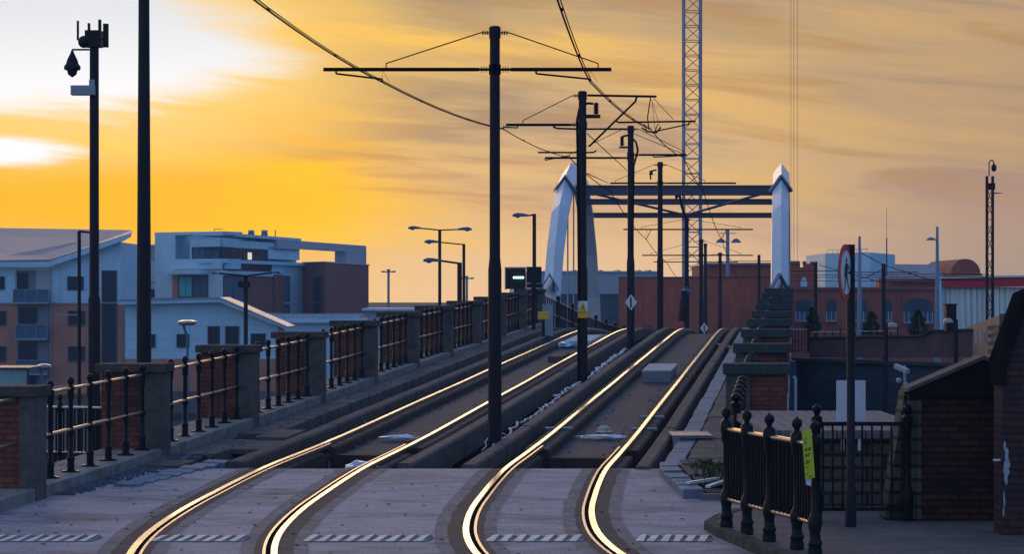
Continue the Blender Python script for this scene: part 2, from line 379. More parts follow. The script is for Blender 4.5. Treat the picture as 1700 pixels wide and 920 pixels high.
# dark infill strips that the grooved rails sit in
bm_ = MB(); bm2_ = MB(); seal = MB()
for tu, _ in TR:
    for sgn in (-1, 1):
        uu = tu+sgn*GA
        ys_ = stations(8, 30.98)
        def sheet(mb, ua, ub, wz, jit=0):
            o = len(mb.v)
            for y in ys_:
                j = jit*(noise.noise(Vector((y*3, ua*5, 0)))); 
                p = F(y, ua+j, wz); q = F(y, ub+j, wz)
                for r_ in (p, q): r_.y = min(r_.y, 30.985)
                mb.v += [p, q]
            for i in range(len(ys_)-1): mb.f.append((o+2*i, o+2*i+1, o+2*i+3, o+2*i+2))
        sheet(bm_, uu-.20, uu+.20, -.0012, .02); sheet(bm2_, uu-.34, uu+.34, -.0035, .03)
        sheet(seal, uu-.352, uu-.344, .0005, .03); sheet(seal, uu+.344, uu+.352, .0005, .03)
struct(bm_.build('rail_infill_strip', m_band, org=(0, 0, 0)))
struct(bm2_.build('rail_margin_strip', m_band2, org=(0, 0, 0)))
struct(seal.build('joint_sealant_line', m_seal, org=(0, 0, 0)))
names = {(-3.45, -1): 'polished grooved tram rail nearest the left parapet', (-3.45, 1): 'polished tram rail just left of the central catenary poles',
         (0., -1): 'polished tram rail just right of the central catenary poles', (0., 1): 'polished tram rail nearest the blue edging setts on the right'}
for tu, _ in TR:
    for sgn in (-1, 1):
        uu = tu+sgn*GA; inn = -sgn
        o_ = F(31, uu, 0); rt = thing('tram_rail', o_, names[(tu, sgn)], 'rail', 'running rails of the two tram tracks')
        h = MB(); sweep(h, rrect(uu-.038, uu+.038, -.05, .014, .006), 8, 165); h.build('rail_head', m_steel, rt)
        h = MB(); sweep(h, rect(uu-.02, uu+.02, -.14, -.05), 31.02, 165); sweep(h, rect(uu-.07, uu+.07, -.16, -.14), 31.02, 165); h.build('rail_web', m_rust, rt)
        a, b = sorted((uu+inn*.088, uu+inn*.118)); h = MB(); sweep(h, rect(a, b, -.04, .008), 8, 34.5); h.build('keeper_lip', m_lip, rt)
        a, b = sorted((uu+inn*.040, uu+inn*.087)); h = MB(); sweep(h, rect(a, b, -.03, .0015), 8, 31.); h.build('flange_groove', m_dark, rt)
# raised viaduct deck behind the trench
d = MB()
sweep(d, rect(-6.4, 2.9, -.95, -.34), 34.6, 165); struct(d.build('viaduct_deck', m_dark, org=(0, 0, 0)))
d = MB()
sweep(d, rect(-6.4, 2.9, -1.1, -.62), 31.05, 34.6); struct(d.build('trench_floor', m_floor, org=(0, 0, 0)))
d = MB()
for tu, _ in TR: sweep(d, rect(tu-.5, tu+.5, -.33, -.2), 34.7, 165)
struct(d.build('track_channel_floor', m_floor, org=(0, 0, 0)))
d = MB()
for tu, _ in TR:
    for sgn in (-1, 1):
        uu = tu+sgn*GA
        sweep(d, rrect(uu-.21, uu+.21, -.6, -.045, .03), 34.4, 165)
        sweep(d, rrect(uu-.16, uu+.18, -.6, -.06, .03), 31.1, 33.6)
        sweep(d, rrect(uu-.12, uu+.12, -.6, -.15, .02), 33.6, 34.4)
struct(d.build('rail_plinth', m_plinth, org=(0, 0, 0)))
d = MB()
for (ua, ub) in ((-4.85, -4.6), (-2.32, -2.09), (-1.38, -1.15), (1.12, 1.34)):
    y = 31.04
    while y < 165:
        e = min(165, y+ (3.3 if y < 45 else 4.8)); dj = random.uniform(-.012, .012)
        sweep(d, rrect(ua+dj, ub+dj, -.6, .045+dj, .03), y, e-.02, st=[y, (y+e)/2, e-.02]); y = e
struct(d.build('concrete_upstand', m_upst, org=(0, 0, 0)))
# cross ledges at the trench
d = MB()
for tu, _ in TR:
    sweep(d, rect(tu-.5, tu+.5, -.60, -.17), 34.35, 34.68, st=[34.35, 34.68]); 
    sweep(d, rect(tu-.52, tu+.52, -.62, -.36), 32.6, 33.0, st=[32.6, 33.0])
struct(d.build('trench_crossbeam', m_plinth, org=(0, 0, 0)))
# walkways each side
def flags(name, ua, ub, wz, a, b, m, step=.62, skip=()):
    d = MB(); y = a; i = 0
    while y < b:
        e = y+step*random.uniform(.85, 1.15)
        if i not in skip:
            t = random.uniform(-.007, .007); ju = random.uniform(-.008, .008)
            sweep(d, rrect(ua+ju, ub+ju, -.3, wz+t, .012), y, e-.015, fn=lambda yy_, u_, w_: Vector((cxs(yy_)+u_, yy_, zt(yy_)+w_)), st=[y, e-.015])
        y = e; i += 1
    return struct(d.build(name, m, org=(0, 0, 0)))
cxs = lambda y: .64+SL*(y-31)
flags('walkway', -6.02, -5.40, .03, 31.05, 84, m_slab, .95, skip=(1, 5))
flags('walkway', 1.82, 2.36, .05, 31.05, 84, m_slab, .8)
flags('edging_setts', 1.5, 1.79, .035, 31.05, 84, m_kerb, .55)

# ------------------------------------------------------------------ parapets
balp = [(.075,0),(.075,.025),(.05,.035),(.048,.16),(.06,.17),(.06,.19),(.036,.22),(.033,.5),(.05,.515),(.05,.56),(.033,.575),(.031,.96),(.045,.975),(.047,1.10),(.056,1.11),(.056,1.135),(.022,1.16),(.03,1.175),(.048,1.20),(.05,1.225),(.04,1.255),(.018,1.27),(.005,1.275)]
bme = MB().lathe((0, 0, 0), balp, 12).box((-.11, -.05, 0), (.11, .05, .02))
bme_o = bme.build('baluster', m_iron, org=(0, 0, 0), smooth=True); BAL = bme_o.data; bpy.data.objects.remove(bme_o)
ORD = ['first','second','third','fourth','fifth','sixth','seventh','eighth','ninth','tenth','eleventh','twelfth']
def parapet(side, piers, cF, cB, bal_c, cap_m, label):
    """piers: list of (Y, ztop); cF = track-side face line, cB = outer face line"""
    def PT(y):
        return herm(piers, y)
    y0, y1 = piers[0][0]-(6 if side < 0 else 0), piers[-1][0]+.9
    lo, hi = min(cF, cB), max(cF, cB)
    root = thing('bridge_parapet', G(piers[0][0], cF, zt(piers[0][0])), label, 'parapet')
    b = MB()
    st = stations(y0, y1, 1.5)
    sweep(b, [(lo+.08, -5), (hi-.04, -5), (hi-.04, 0), (lo+.08, 0)], y0, y1, fn=lambda y, c, q: G(y, c, q if q < -1 else PT(y)-1.50), st=st); b.build('base_wall', m_brick, root)
    y = y0; b = MB()
    while y < y1:
        e = min(y+random.uniform(.9, 1.3), y1); t = random.uniform(-.008, .008)
        sweep(b, [(lo+.02, 0), (hi+t, 0), (hi+t, 1), (lo+.02, 1)], y, e, fn=lambda yy_, c, q: G(yy_, c, PT(yy_)-1.51 if q == 0 else PT(yy_)-1.272), st=[y, e-.012]); y = e
    b.build('plinth_stone', m_plst, root, bevel=.01)
    for i, (Y, z) in enumerate(piers):
        zb = PT(Y)-1.27-.45; L_ = .36
        sgn = -side    # direction of track side
        lo = (hi-.56) if (side < 0 and i == 0) else min(cF, cB)
        body = MB()
        def bx(c0, c1, ya, yb, za, zb_):
            return [G(ya, c0, za), G(ya, c1, za), G(yb, c1, za), G(yb, c0, za)], [G(ya, c0, zb_), G(ya, c1, zb_), G(yb, c1, zb_), G(yb, c0, zb_)]
        body.hexa(*bx(lo+.02, hi-.02, Y+.03, Y+L_, zb, z-.13)); pr = body.build('pier', m_brick, root)
        q = MB()
        if side < 0: q.hexa(*bx(hi-(.2 if i == 0 else .34), hi+.012, Y, Y+L_+.03, zb, z-.13))
        else:
            q.hexa(*bx(lo-.012, lo+.17, Y, Y+L_+.03, zb, z-.13)); q.hexa(*bx(lo+.30, lo+.36, Y-.005, Y+.1, zb, z-.13))
        q.build('stone_quoin', m_stone, pr, bevel=.012)
        q = MB(); ov = .055
        ct = .13 if side < 0 else .165
        q.hexa(*bx(lo-ov, hi+ov, Y-.07, Y+L_+.08, z-ct, z)); q.build('cap_stone', cap_m, pr, bevel=.012)
    return root, PT
lp = [(26.84+5.4*i, z) for i, z in enumerate((1.47,1.58,1.73,1.87,2.03,2.18,2.31,2.43,2.55,2.69,2.83))]
rootL, PTL = parapet(-1, lp, -9.42, -10.36, -9.66, m_cap, 'long brick and stone parapet climbing along the left side of the tracks')
rp = [(33.0,1.555),(38.4,1.74),(43.7,1.91),(49.1,2.06),(54.5,2.20),(59.9,2.35),(65.2,2.51),(70.6,2.68),(76.0,2.84)]
rootR, PTR = parapet(1, rp, -1.06, -.14, -.75, m_mossc, 'stepped row of brick piers with mossy caps on the right side of the tracks')
def panel(ya, yb, c, PT_, label, group, bys, k=1., hm=None):
    PT = (lambda q_: PT_(q_)-.13) if hm else PT_
    root = thing('railing_panel', G(ya, c, PT(ya)-1.272), label, 'railing', group)
    for y in bys:
        o = bpy.data.objects.new('baluster', BAL); COL.objects.link(o); o.parent = root
        o.location = G(y, c, PT(y)-1.272)-ORG[root.name]; o.scale = (k, k, 1)
    for h in (-.155, -.70):
        MB().cyl(G(ya, c, PT(ya)+h), G(yb, c, PT(yb)+h), .024 if hm is None else .014, n=10).build('handrail', hm or m_hand, root, smooth=True)
    return root
cen = 'black left parapet railing '
panel(21.6, 26.8, -9.66, PTL, cen+'in front of its nearest pier, cut by the photo edge', 'railings between the left parapet piers', [22.0+.8*k for k in range(6)])
for i in range(10):
    Y = lp[i][0]
    lab = cen+('between its %s and %s piers from the near end' % (ORD[i], ORD[i+1]))
    panel(Y+.40, Y+5.37, -9.66, PTL, lab, 'railings between the left parapet piers', [Y+1.25+.79*k for k in range(6)])
cen = 'black right parapet railing '
panel(28.6, 32.9, -.80, PTR, cen+'in front of its nearest pier', 'railings between the right parapet piers', [29.0+.8*k for k in range(5)], 1.4, m_irond)
for i in range(8):
    Y = rp[i][0]
    panel(Y+.68, rp[i+1][0]-.08, -.80, PTR, cen+('between its %s and %s piers from the near end' % (ORD[i], ORD[i+1])), 'railings between the right parapet piers', [Y+1.0+.8*k for k in range(6)], 1.4, m_irond)
# bridge fence falling away beyond the crest
def simple_fence(pts, h, label, cat, spacing, m=m_iron, rails=(1.0, .5, .05), posts=4, pr=.04, br=.012, name='bar_fence', group=None, railm=None, rr=.025):
    root = thing(name, pts[0], label, cat, group)
    b = MB(); pm = MB(); rl = MB(); P = [Vector(p) for p in pts]; npost = 0
    for i in range(len(P)-1):
        a, c = P[i], P[i+1]; L_ = (c-a).length; k = max(1, int(L_/spacing))
        for f in rails: rl.cyl(a+Vector((0,0,h*f)), c+Vector((0,0,h*f)), rr, n=6)
        for j in range(k+1):
            p = a.lerp(c, j/k)
            b.cyl(p, p+Vector((0,0,h)), br, n=5)
    for i, p in enumerate(P):
        MB().cyl(p, p+Vector((0,0,h+.12)), pr, n=8).ball(p+Vector((0,0,h+.15)), pr*1.2).build('post', m, root, smooth=True)
    nb = len(b.f); b.add(rl.v, rl.f); g_ = b.build('bar_panel', [m, railm or m], root)
    for i_, pl in enumerate(g_.data.polygons): pl.material_index = 0 if i_ < nb else 1
    return root
fp = [G(y, -9.6, z) for y, z in ((82.2, 1.42), (87.5, 1.15), (93, .82), (98.5, .50), (104, .22), (109.5, -.04), (115, -.25), (121, -.5))]
simple_fence(fp, 1.18, 'dark bar fence running down past the white arch on the left of the bridge', 'fence', .75, pr=.08, br=.035, railm=m_hand)
fp = [G(y, -.5, z) for y, z in ((78, 1.5), (86, 1.2), (94, .8), (102, .35), (112, -.1))]
simple_fence(fp, 1.1, 'dark bar fence on the bridge beyond the stepped right piers', 'fence', .6, pr=.06, br=.02)

# ------------------------------------------------------------------ catenary poles, arms and wires
def wz(tr, y):   # contact wire height
    return herm([(8,5.7),(25.7,6.05),(36,6.14),(50.9,6.50),(65.7,6.78),(80,6.45),(99.5,5.15),(115,4.35),(144,3.0),(175,1.5)], y)
def trackx(tr, y): return cx(y)-(3.45 if tr == 0 else 0)
GP = 'tram wire poles standing between the two tracks'
def pole(Y, xpx, ztop, label, r=.085, arms=(), zj=None, floor=-.34, extras=None):
    X = (xpx-850)*Y/FPX; zb = zt(Y)+floor
    root = thing('catenary_pole', (X, Y, zb), label, 'pole', GP)
    zj = zj if zj else zb+2.9
    MB().lathe((X, Y, 0), [(r*1.45, zb), (r*1.45, zb+.03), (r*1.28, zb+.04), (r*1.26, zj-.08), (r*1.02, zj+.12), (r*.95, ztop)], 20).build('shaft', m_pole, root, smooth=True)
    MB().lathe((X, Y, 0), [(r*1.1, ztop-.17), (r*1.1, ztop+.01), (r*.8, ztop+.03)], 16).build('pole_cap', m_pole, root, smooth=True)
    for (xa, za, tipx, stayx, regx0, tr) in arms:
        # horizontal tube, raked stay from pole top, registration arm to the contact wire
        sg = 1 if tipx > X else -1
        a = MB().cyl((X+sg*.1, Y, za), (X+sg*.28, Y, za), .022, n=8).cyl((X+sg*.26, Y, za), (tipx, Y, za), .032, n=8)
        for k in (.13, .17, .21): a.cyl((X+sg*k, Y, za), (X+sg*(k+.015), Y, za), .05, n=8)
        am = a.build('cantilever_arm', m_wire, root, smooth=True)
        MB().lathe((X, Y, za-.08), [(r*1.15, 0), (r*1.15, .16)], 14).build('arm_collar', m_pole, root)
        if stayx is not None:
            s_ = MB(); zt_ = ztop-.08
            for k in (.11, .15, .19): s_.cyl((X+sg*k, Y, zt_), (X+sg*(k+.02), Y, zt_), .035, n=8)
            s_.tube([(X+sg*.09, Y, zt_), (X+sg*.24, Y, zt_), (stayx-sg*.0, Y, za+.10), (stayx, Y, za)], .010)
            s_.build('stay', m_wire, root)
        if regx0 is not None:
            wx = trackx(tr, Y); wzz = wz(tr, Y)
            MB().tube([(regx0, Y, za), (regx0, Y, za-.07), (wx, Y, wzz+.05), (wx, Y, wzz)], .016).tube([(wx, Y, za), (wx, Y, wzz)], .004, 4).tube([(wx, Y, za), (wx+.12, Y, wzz)], .004, 4).build('registration_arm', m_wire, root)
    if extras: extras(root, X, Y, zb)
    return root
def px2(x, y, Y): p = W(x, y, Y); return (p.x, p.y, p.z)
pole(36, 821.5, W(0, 46, 36).z, 'nearest and tallest navy tram pole with two wide cross arms', .088,
     arms=[(0, 6.35, W(537,0,36).x, W(641,0,36).x, W(558,0,36).x, 0), (0, 6.35, W(1015,0,36).x, W(993,0,36).x, W(890,0,36).x, 1)], zj=W(0,440,36).z)
def ex2(root, X, Y, zb):
    Yf = Y
    m = MB().tube([px2(975,158,Yf), px2(1090,160,Yf)], .028); m.build('upper_arm', m_wire, root)
    MB().tube([px2(1057,160,Yf), px2(1055,168,Yf), px2(978,243,Yf)], .026).build('diagonal_strut', m_wire, root)
    MB().tube([px2(918,210,Yf), px2(925,213,Yf), px2(960,214,Yf), px2(1040,214,Yf)], .022).build('insulated_arm', m_wire, root)
    MB().tube([px2(893,253,Yf), px2(985,253,Yf), px2(990,250,Yf)], .020).build('lower_arm', m_wire, root)
    MB().tube([px2(1023,200,Yf), px2(1026,203,Yf), px2(1155,201,Yf)], .022).build('right_arm', m_wire, root)
    MB().tube([px2(1145,201,Yf), px2(1143,206,Yf), px2(1083,219,Yf)], .016).tube([px2(1080,162,Yf), px2(1075,195,Yf), px2(1077,215,Yf)], .014).tube([px2(1082,165,Yf), px2(1088,218,Yf)], .005).tube([px2(1082,165,Yf), px2(1096,212,Yf)], .005).tube([px2(1085,163,Yf), px2(1118,198,Yf)], .008).build('dropper', m_wire, root)
    MB().tube([px2(1065,212,Yf), px2(1075,218,Yf), px2(1090,220,Yf), px2(1097,211,Yf)], .02).tube([px2(1070,205,Yf), px2(1074,220,Yf)], .012).tube([px2(1092,206,Yf), px2(1086,222,Yf)], .012).build('wire_clamp', m_wire, root)
    # surge arrester on a bracket, with its cable looping to the pole
    MB().box((X, Yf-.03, W(0,196,Yf).z), (X+.42, Yf+.03, W(0,190,Yf).z)).build('bracket', m_pole, root)
    a = MB()
    for k in range(6): a.lathe((X+.32, Yf, W(0,189,Yf).z+.045*k), [(.075, 0), (.045, .02), (.045, .04)], 10)
    a.build('surge_arrester', m_wire, root)
    MB().tube([px2(985,172,Yf), px2(975,171,Yf), px2(962,180,Yf), px2(958,200,Yf), px2(959,255,Yf), (X-.09, Yf-.12, 3.2), (X-.1, Yf-.1, zb+.2)], .03).build('feeder_cable', m_wire, root, smooth=True)
    # warning labels wrapped on the shaft
    z0 = W(0,518,Yf).z; z1 = W(0,500,Yf).z; z2 = W(0,528,Yf).z
    MB().box((X-.115, Yf-.14, z0), (X+.115, Yf-.12, z1)).build('warning_plate', m_signw, root)
    MB().prism([(X-.095, z0+.01), (X+.095, z0+.01), (X, z1-.01)], 'y', Yf-.146, Yf-.142).build('warning_triangle', m_yelbox, root)
    MB().prism([(X+.0, z0+.04), (X+.028, z0+.10), (X+.005, z0+.10), (X+.015, z0+.17), (X-.02, z0+.09), (X+.004, z0+.09)], 'y', Yf-.15, Yf-.147).build('lightning_mark', m_ink, root)
    MB().box((X-.115, Yf-.14, z2), (X+.115, Yf-.12, z0-.01)).build('warning_plate', m_yelbox, root)
pole(50.9, 967, W(0,153,50.9).z, 'second tram pole with a diagonal strut and a yellow warning plate', .095,
     arms=[(0, W(0,207,50.9).z, W(840,0,50.9).x, W(868,0,50.9).x, W(859,0,50.9).x, 0)], extras=ex2)
def diamond(root, X, Y, z, s=.27, mm=None):
    MB().prism([(X-s*.75, z), (X, z-s), (X+s*.75, z), (X, z+s)], 'y', Y-.2, Y-.185).build('diamond_sign', mm or m_signw, root)
    MB().box((X-.03, Y-.208, z-s*.66), (X+.02, Y-.202, z+s*.6)).build('sign_stroke', m_ink, root)
def ex3(root, X, Y, zb):
    diamond(root, X, Y, W(0,502,Y).z, .245)
    MB().tube([px2(1048,200+20,Y), px2(1136,256,Y)], .01).build('stay_wire', m_wire, root)
    MB().box((X-.35, Y-.03, W(0,246,Y).z), (X, Y+.03, W(0,243,Y).z)).build('bracket', m_pole, root)
    a = MB()
    for k in range(6): a.lathe((X-.26, Y, W(0,242,Y).z+.05*k), [(.08, 0), (.045, .02), (.045, .045)], 10)
    a.build('surge_arrester', m_wire, root)
    MB().tube([px2(1034,226,Y), px2(1045,224,Y), px2(1056,236,Y), px2(1059,250,Y), px2(1052,275,Y), (X+.05, Y-.13, 4)], .032).build('feeder_cable', m_wire, root)
pole(65.7, 1047, W(0,210,65.7).z, 'third tram pole carrying a white diamond sign with a black stroke', .095,
     arms=[(0, W(0,257,65.7).z, W(1140,0,65.7).x, W(1136,0,65.7).x, W(1085,0,65.7).x, 1), (0, W(0,262,65.7).z, W(905,0,65.7).x, W(945,0,65.7).x, W(905,0,65.7).x, 0)], extras=ex3)
def ex4(root, X, Y, zb):
    MB().tube([px2(1090,282,Y), px2(1080,284,Y), px2(1080,298,Y)], .03).lathe(px2(1081,290,Y), [(.08, 0), (.05, .1), (.09, .14)], 8).build('surge_arrester', m_wire, root)
pole(80, 1096, W(0,270,80).z, 'fourth tram pole, on the crest in front of the brown wall', .095,
     arms=[(0, W(0,304,80).z, W(1222,0,80).x, W(1170,0,80).x, None, 1), (0, W(0,304,80).z, W(1013,0,80).x, W(1022,0,80).x, None, 0)], extras=ex4)
def ex5(root, X, Y, zb):
    MB().lathe((X, Y, W(0,487,Y).z), [(.2, 0), (.22, .12), (.13, .2), (.13, .3)], 10).build('loudspeaker', m_lampb, root)
    MB().cyl((X-.25, Y-.1, zb+1.2), (X-.1, Y-.1, zb+2.6), .16, n=8).build('equipment_case', m_pole, root)
pole(99.5, 1140, W(0,362,99.5).z, 'fifth tram pole with blue fittings, beyond the crest and left of the crane mast', .10,
     arms=[(0, W(0,381,99.5).z, W(1250,0,99.5).x, W(1230,0,99.5).x, W(1205,0,99.5).x, 1), (0, W(0,381,99.5).z, W(1035,0,99.5).x, W(1065,0,99.5).x, W(1080,0,99.5).x, 0)], extras=ex5)
def ex6(root, X, Y, zb): diamond(root, X+.15, Y, W(0,545,Y).z, .3)
pole(115, 1164, W(0,398,115).z, 'sixth tram pole, before the crane mast, with a white plate low down', .11,
     arms=[(0, W(0,424,115).z, W(1250,0,115).x, W(1230,0,115).x, None, 1), (0, W(0,424,115).z, W(1066,0,115).x, W(1080,0,115).x, None, 0)], extras=ex6)
pole(130, 1171, W(0,405,130).z, 'seventh tram pole, close beside and just behind the sixth', .10)
pole(144, 1195.5, W(0,420,144).z, 'farthest tram pole of the central row, right of the crane mast', .11,
     arms=[(0, W(0,435,144).z, W(1225,0,144).x, W(1215,0,144).x, None, 1), (0, W(0,435,144).z, W(1085,0,144).x, W(1100,0,144).x, None, 0)])
def wires():
    for tr, lab in ((0, 'black overhead contact wire above the left-hand track'), (1, 'black overhead contact wire above the right-hand track')):
        m = MB(); sup = [8, 22, 36, 50.9, 65.7, 80, 99.5, 115, 144, 170]
        for i in range(len(sup)-1):
            a, b = sup[i], sup[i+1]; pa = Vector((trackx(tr, a), a, wz(tr, a))); pb = Vector((trackx(tr, b), b, wz(tr, b)))
            pts = []
            for k in range(9):
                t = k/8; p = pa.lerp(pb, t); p.z -= 4*t*(1-t)*.0009*(b-a)**1.75; pts.append(p)
            m.tube(pts, .0125 if a < 60 else .016, 5)
            if a < 50: m.tube([q+Vector((.03, 0, .012)) for q in pts], .008, 4)
            if a > 20 and a < 60:
                for k in (2, 5): m.cyl(pts[k]+Vector((.01, -.05, .005)), pts[k]+Vector((.01, .05, .005)), .02, n=6)
        tag(m.build('contact_wire', m_wire, org=(trackx(tr, 36), 36, 6)), lab, 'wire', 'overhead contact wires')
wires()
m = MB().tube([px2(975,222,50.9), px2(1040,282,65.7)], .012, 5).tube([px2(975,288,50.9), px2(1010,304,80)], .012, 5)
tag(m.build('span_wire', m_wire), 'thin feeder wire sloping from the second pole to the third', 'wire')

# ------------------------------------------------------------------ white tied arch bridge
def arch(c, label, w0=.36):
    P = [(88.3,1.0),(88.9,2.75),(90.1,4.5),(91.8,6.1),(94.0,7.35),(96.2,8.0),(98.4,8.15),(100.8,7.8),(103.0,6.6),(105.0,4.7),(106.5,2.6),(107.3,1.0)]
    root = thing('bridge_arch', G(88.3, c, 1.0), label, 'bridge arch', 'white arches of the bridge')
    b = MB(); n_ = len(P); o = 0
    def ring(i):
        a = P[max(0, i-1)]; d_ = P[min(n_-1, i+1)]; t = Vector((0, d_[0]-a[0], d_[1]-a[1])).normalized(); nn = Vector((0, -t.z, t.y))
        p = G(P[i][0], c, P[i][1]); xx = Vector((1, SL, 0)).normalized()
        return [p-xx*w0-nn*-.0, p+nn*.46, p+xx*w0, p+xx*w0-nn*.30, p-xx*w0-nn*.30]
    rs = [ring(i) for i in range(n_)]
    for r_ in rs: b.v += r_
    for i in range(n_-1):
        for k in range(5): b.f.append((i*5+k, i*5+(k+1)%5, (i+1)*5+(k+1)%5, (i+1)*5+k))
    b.f.append((4,3,2,1,0)); b.f.append(tuple((n_-1)*5+k for k in range(5)))
    b.build('arch_rib', m_white, root)
    # gabled collars at foot and crown
    for (yy_, zc_, w1) in ((94.2, W(0,318,94).z, .47), (88.35, W(0,483,88).z, .37)):
        p = G(yy_-.4, c, zc_); x_ = p.x
        MB().prism([(x_-w1, zc_-.02), (x_, zc_+.62), (x_+w1, zc_-.02), (x_+w1, zc_+.08), (x_, zc_+.72), (x_-w1, zc_+.08)], 'y', yy_-.75, yy_+.3).build('gable_collar', m_collar, root)
    h = MB()
    for yy_, zz_ in ((94.5, 7.3), (97, 7.8), (99.8, 7.7), (102.3, 6.8)): h.cyl(G(yy_, c+.05, .8), G(yy_, c+.05, zz_), .035, n=6)
    h.build('hanger', m_greyst, root)
    h = MB().hexa([G(88, c-.3, -4), G(88, c+.3, -4), G(108, c+.3, -4), G(108, c-.3, -4)], [G(88, c-.3, 1.1), G(88, c+.3, 1.1), G(108, c+.3, .3), G(108, c-.3, .3)])
    h.build('tie_girder', m_greyst, root)
arch(-10.0, 'left white arch rib, leaning leg with a pointed collar at its top')
arch(-.66, 'right white arch rib, seen end-on above the stepped brick piers')
def beam(y, z, hh, label):
    a = G(y, -9.9, z); b = G(y, -.7, z)
    b.y = a.y = y; b.x = -.66+SL*y-.2; a.x = -10+SL*y+.2
    m = MB().box((a.x, y-.2, z-hh), (b.x, y-.14, z+hh)).box((a.x, y+.14, z-hh), (b.x, y+.2, z+hh)).box((a.x, y-.26, z+hh*.75), (b.x, y+.26, z+hh)).box((a.x, y-.26, z-hh), (b.x, y+.26, z-hh*.75))
    return tag(m.build('cross_beam', m_steelb), label, 'beam', 'cross beams between the arches')
beam(96.2, W(0,316,96.2).z, .22, 'thickest and highest grey beam spanning between the white arches')
beam(101.5, W(0,335,101.5).z, .13, 'middle grey beam spanning between the white arches')
beam(104.2, W(0,357.5,104.2).z, .12, 'lowest thin grey beam spanning between the white arches')
zb1, zb2, zb3 = W(0,316,96.2).z, W(0,335,101.5).z, W(0,357.5,104.2).z
m = MB()
for (ax, bx2) in ((-9.6, -5.3), (-1.0, -5.3)):
    m.cyl((ax+SL*96.4, 96.4, zb1), (bx2+SL*104, 104, zb3), .06, n=6)
tag(m.build('wind_bracing', m_steelb), 'shallow V of slim bracing bars under the beams between the arches', 'bracing')
tag(MB().tube([W(1128,322,99), W(1131,340,99), W(1138,362,99)], .06).cyl(W(1125,322,99), W(1122,330,99), .12, .05).build('tension_insulator', m_wire), 'short dark insulator hanging below the highest beam', 'insulator')

# ------------------------------------------------------------------ left: poles and lamps beyond the parapet
p = W(156.5, 0, 45); zt_ = W(0, 78, 45).z
root = thing('camera_mast', (p.x, 45, -3.4), 'tall black mast with spiky antennas, hanging dome camera and boxy camera at its top', 'mast')
MB().lathe((p.x, 45, 0), [(.125, -3.4), (.125, 2.5), (.1, 2.6), (.095, zt_)], 16).build('shaft', m_pole, root, smooth=True)
MB().box((p.x-.17, 44.85, zt_), (p.x+.16, 45.15, zt_+.34)).ball((p.x-.19, 44.9, zt_+.1), .13).build('antenna_mount', m_pole, root)
for dx, z0, z1, r_ in ((-.34, 44-98, 34, .025), (-.11, 50, 38, .03), (.115, 56, 32, .035), (.24, 78, 39, .06)):
    za, zb_ = (W(0,66,45).z if dx < -.3 else (W(0,z0,45).z)), W(0,z1,45).z
    MB().cyl((p.x+dx, 45, za), (p.x+dx, 45, zb_), r_, n=8).cyl((p.x+dx, 45, max(za, zt_+.15)), (p.x, 45, zt_+.2), .02, n=6).build('antenna', m_pole, root)
dx_ = W(120,0,45).x
MB().tube([(p.x-.1, 45, W(0,82,45).z), (dx_, 45, W(0,82,45).z), (dx_, 45, W(0,90,45).z)], .02).build('camera_bracket', m_pole, root)
dc = MB().lathe((dx_, 45, W(0,128,45).z), [(.01, 0), (.09, .06), (.11, .14), (.17, .16), (.175, .22), (.13, .28), (.11, .36), (.05, .48), (.02, .56)], 14).build('dome_camera', m_pole, root, smooth=True)
MB().box((W(121,0,45).x, 44.75, W(0,159,45).z), (W(160,0,45).x, 44.95, W(0,143,45).z)).build('box_camera', m_greyst, root, bevel=.01)
MB().box((W(150,0,45).x, 44.85, W(0,143,45).z), (W(159,0,45).x, 45, W(0,133,45).z)).build('camera_clamp', m_greyst, root)
p = W(239, 0, 50)
tag(MB().lathe((p.x, 50, 0), [(.20, -4), (.175, -1), (.165, 2.6), (.13, 8.5), (.12, 11)], 24).build('mast', m_pole, smooth=True), 'thick plain tapering mast running up out of the photo, beside the white building', 'mast')
def lamp_head(mb_root, x0, x1, y, Y, name='lamp_head', flip=False, s=1.):
    a = W(x0, y, Y); b = W(x1, y, Y); L_ = abs(b.x-a.x); cxx = (a.x+b.x)/2
    h = MB()
    pts = [(-.5, .0), (-.42, .10), (-.2, .17), (.1, .15), (.5, .07), (.5, -.05), (.1, -.06), (-.45, -.06)]
    if flip: pts = [(-q, r_) for q, r_ in reversed(pts)]
    h.prism([(cxx+q*L_, a.z+r_*L_*s) for q, r_ in pts], 'y', Y-.13*L_-.05, Y+.13*L_+.05)
    o = h.build(name, m_lampb, mb_root, bevel=.02)
    sgn = -1 if not flip else 1
    MB().ball((cxx+sgn*.15*L_, Y, a.z-.05*L_), .16*L_, 10, .55).build('lens', m_lens, o, smooth=True)
def street_lamp(x, ytop, Y, label, heads, zbase=-4.5, r=.08, group='street lamps', kink=None):
    p = W(x, ytop, Y); root = thing('street_lamp', (p.x, Y, zbase), label, 'street lamp', group)
    MB().lathe((p.x, Y, 0), [(r*1.5, zbase), (r*1.5, zbase+1.2), (r, zbase+1.3), (r*.9, p.z)], 12).build('column', m_pole, root, smooth=True)
    for (x0, x1, y, flip) in heads:
        near = x1 if not flip else x0
        MB().tube([(p.x, Y, p.z-.03), W(near, y, Y)], r*.4).build('lamp_arm', m_pole, root)
        lamp_head(root, x0, x1, y, Y, flip=flip)
    return root
street_lamp(730, 381, 100, 'tall double-armed street lamp, tallest of the cluster left of the nearest tram pole', [(677,699,379,False),(760,784,381,True)])
street_lamp(770, 405, 92, 'single-arm street lamp reaching left, just right of the double-armed lamp', [(704,728,402,False)], r=.07)
street_lamp(763, 436, 75, 'thick-columned street lamp with a low blue head, in front of the single-arm lamp', [(702,731,433,False)], r=.09)
street_lamp(887, 355, 85, 'street lamp with a blue drop-shaped head standing behind the signal boxes', [(850,877,358,False)], r=.08)
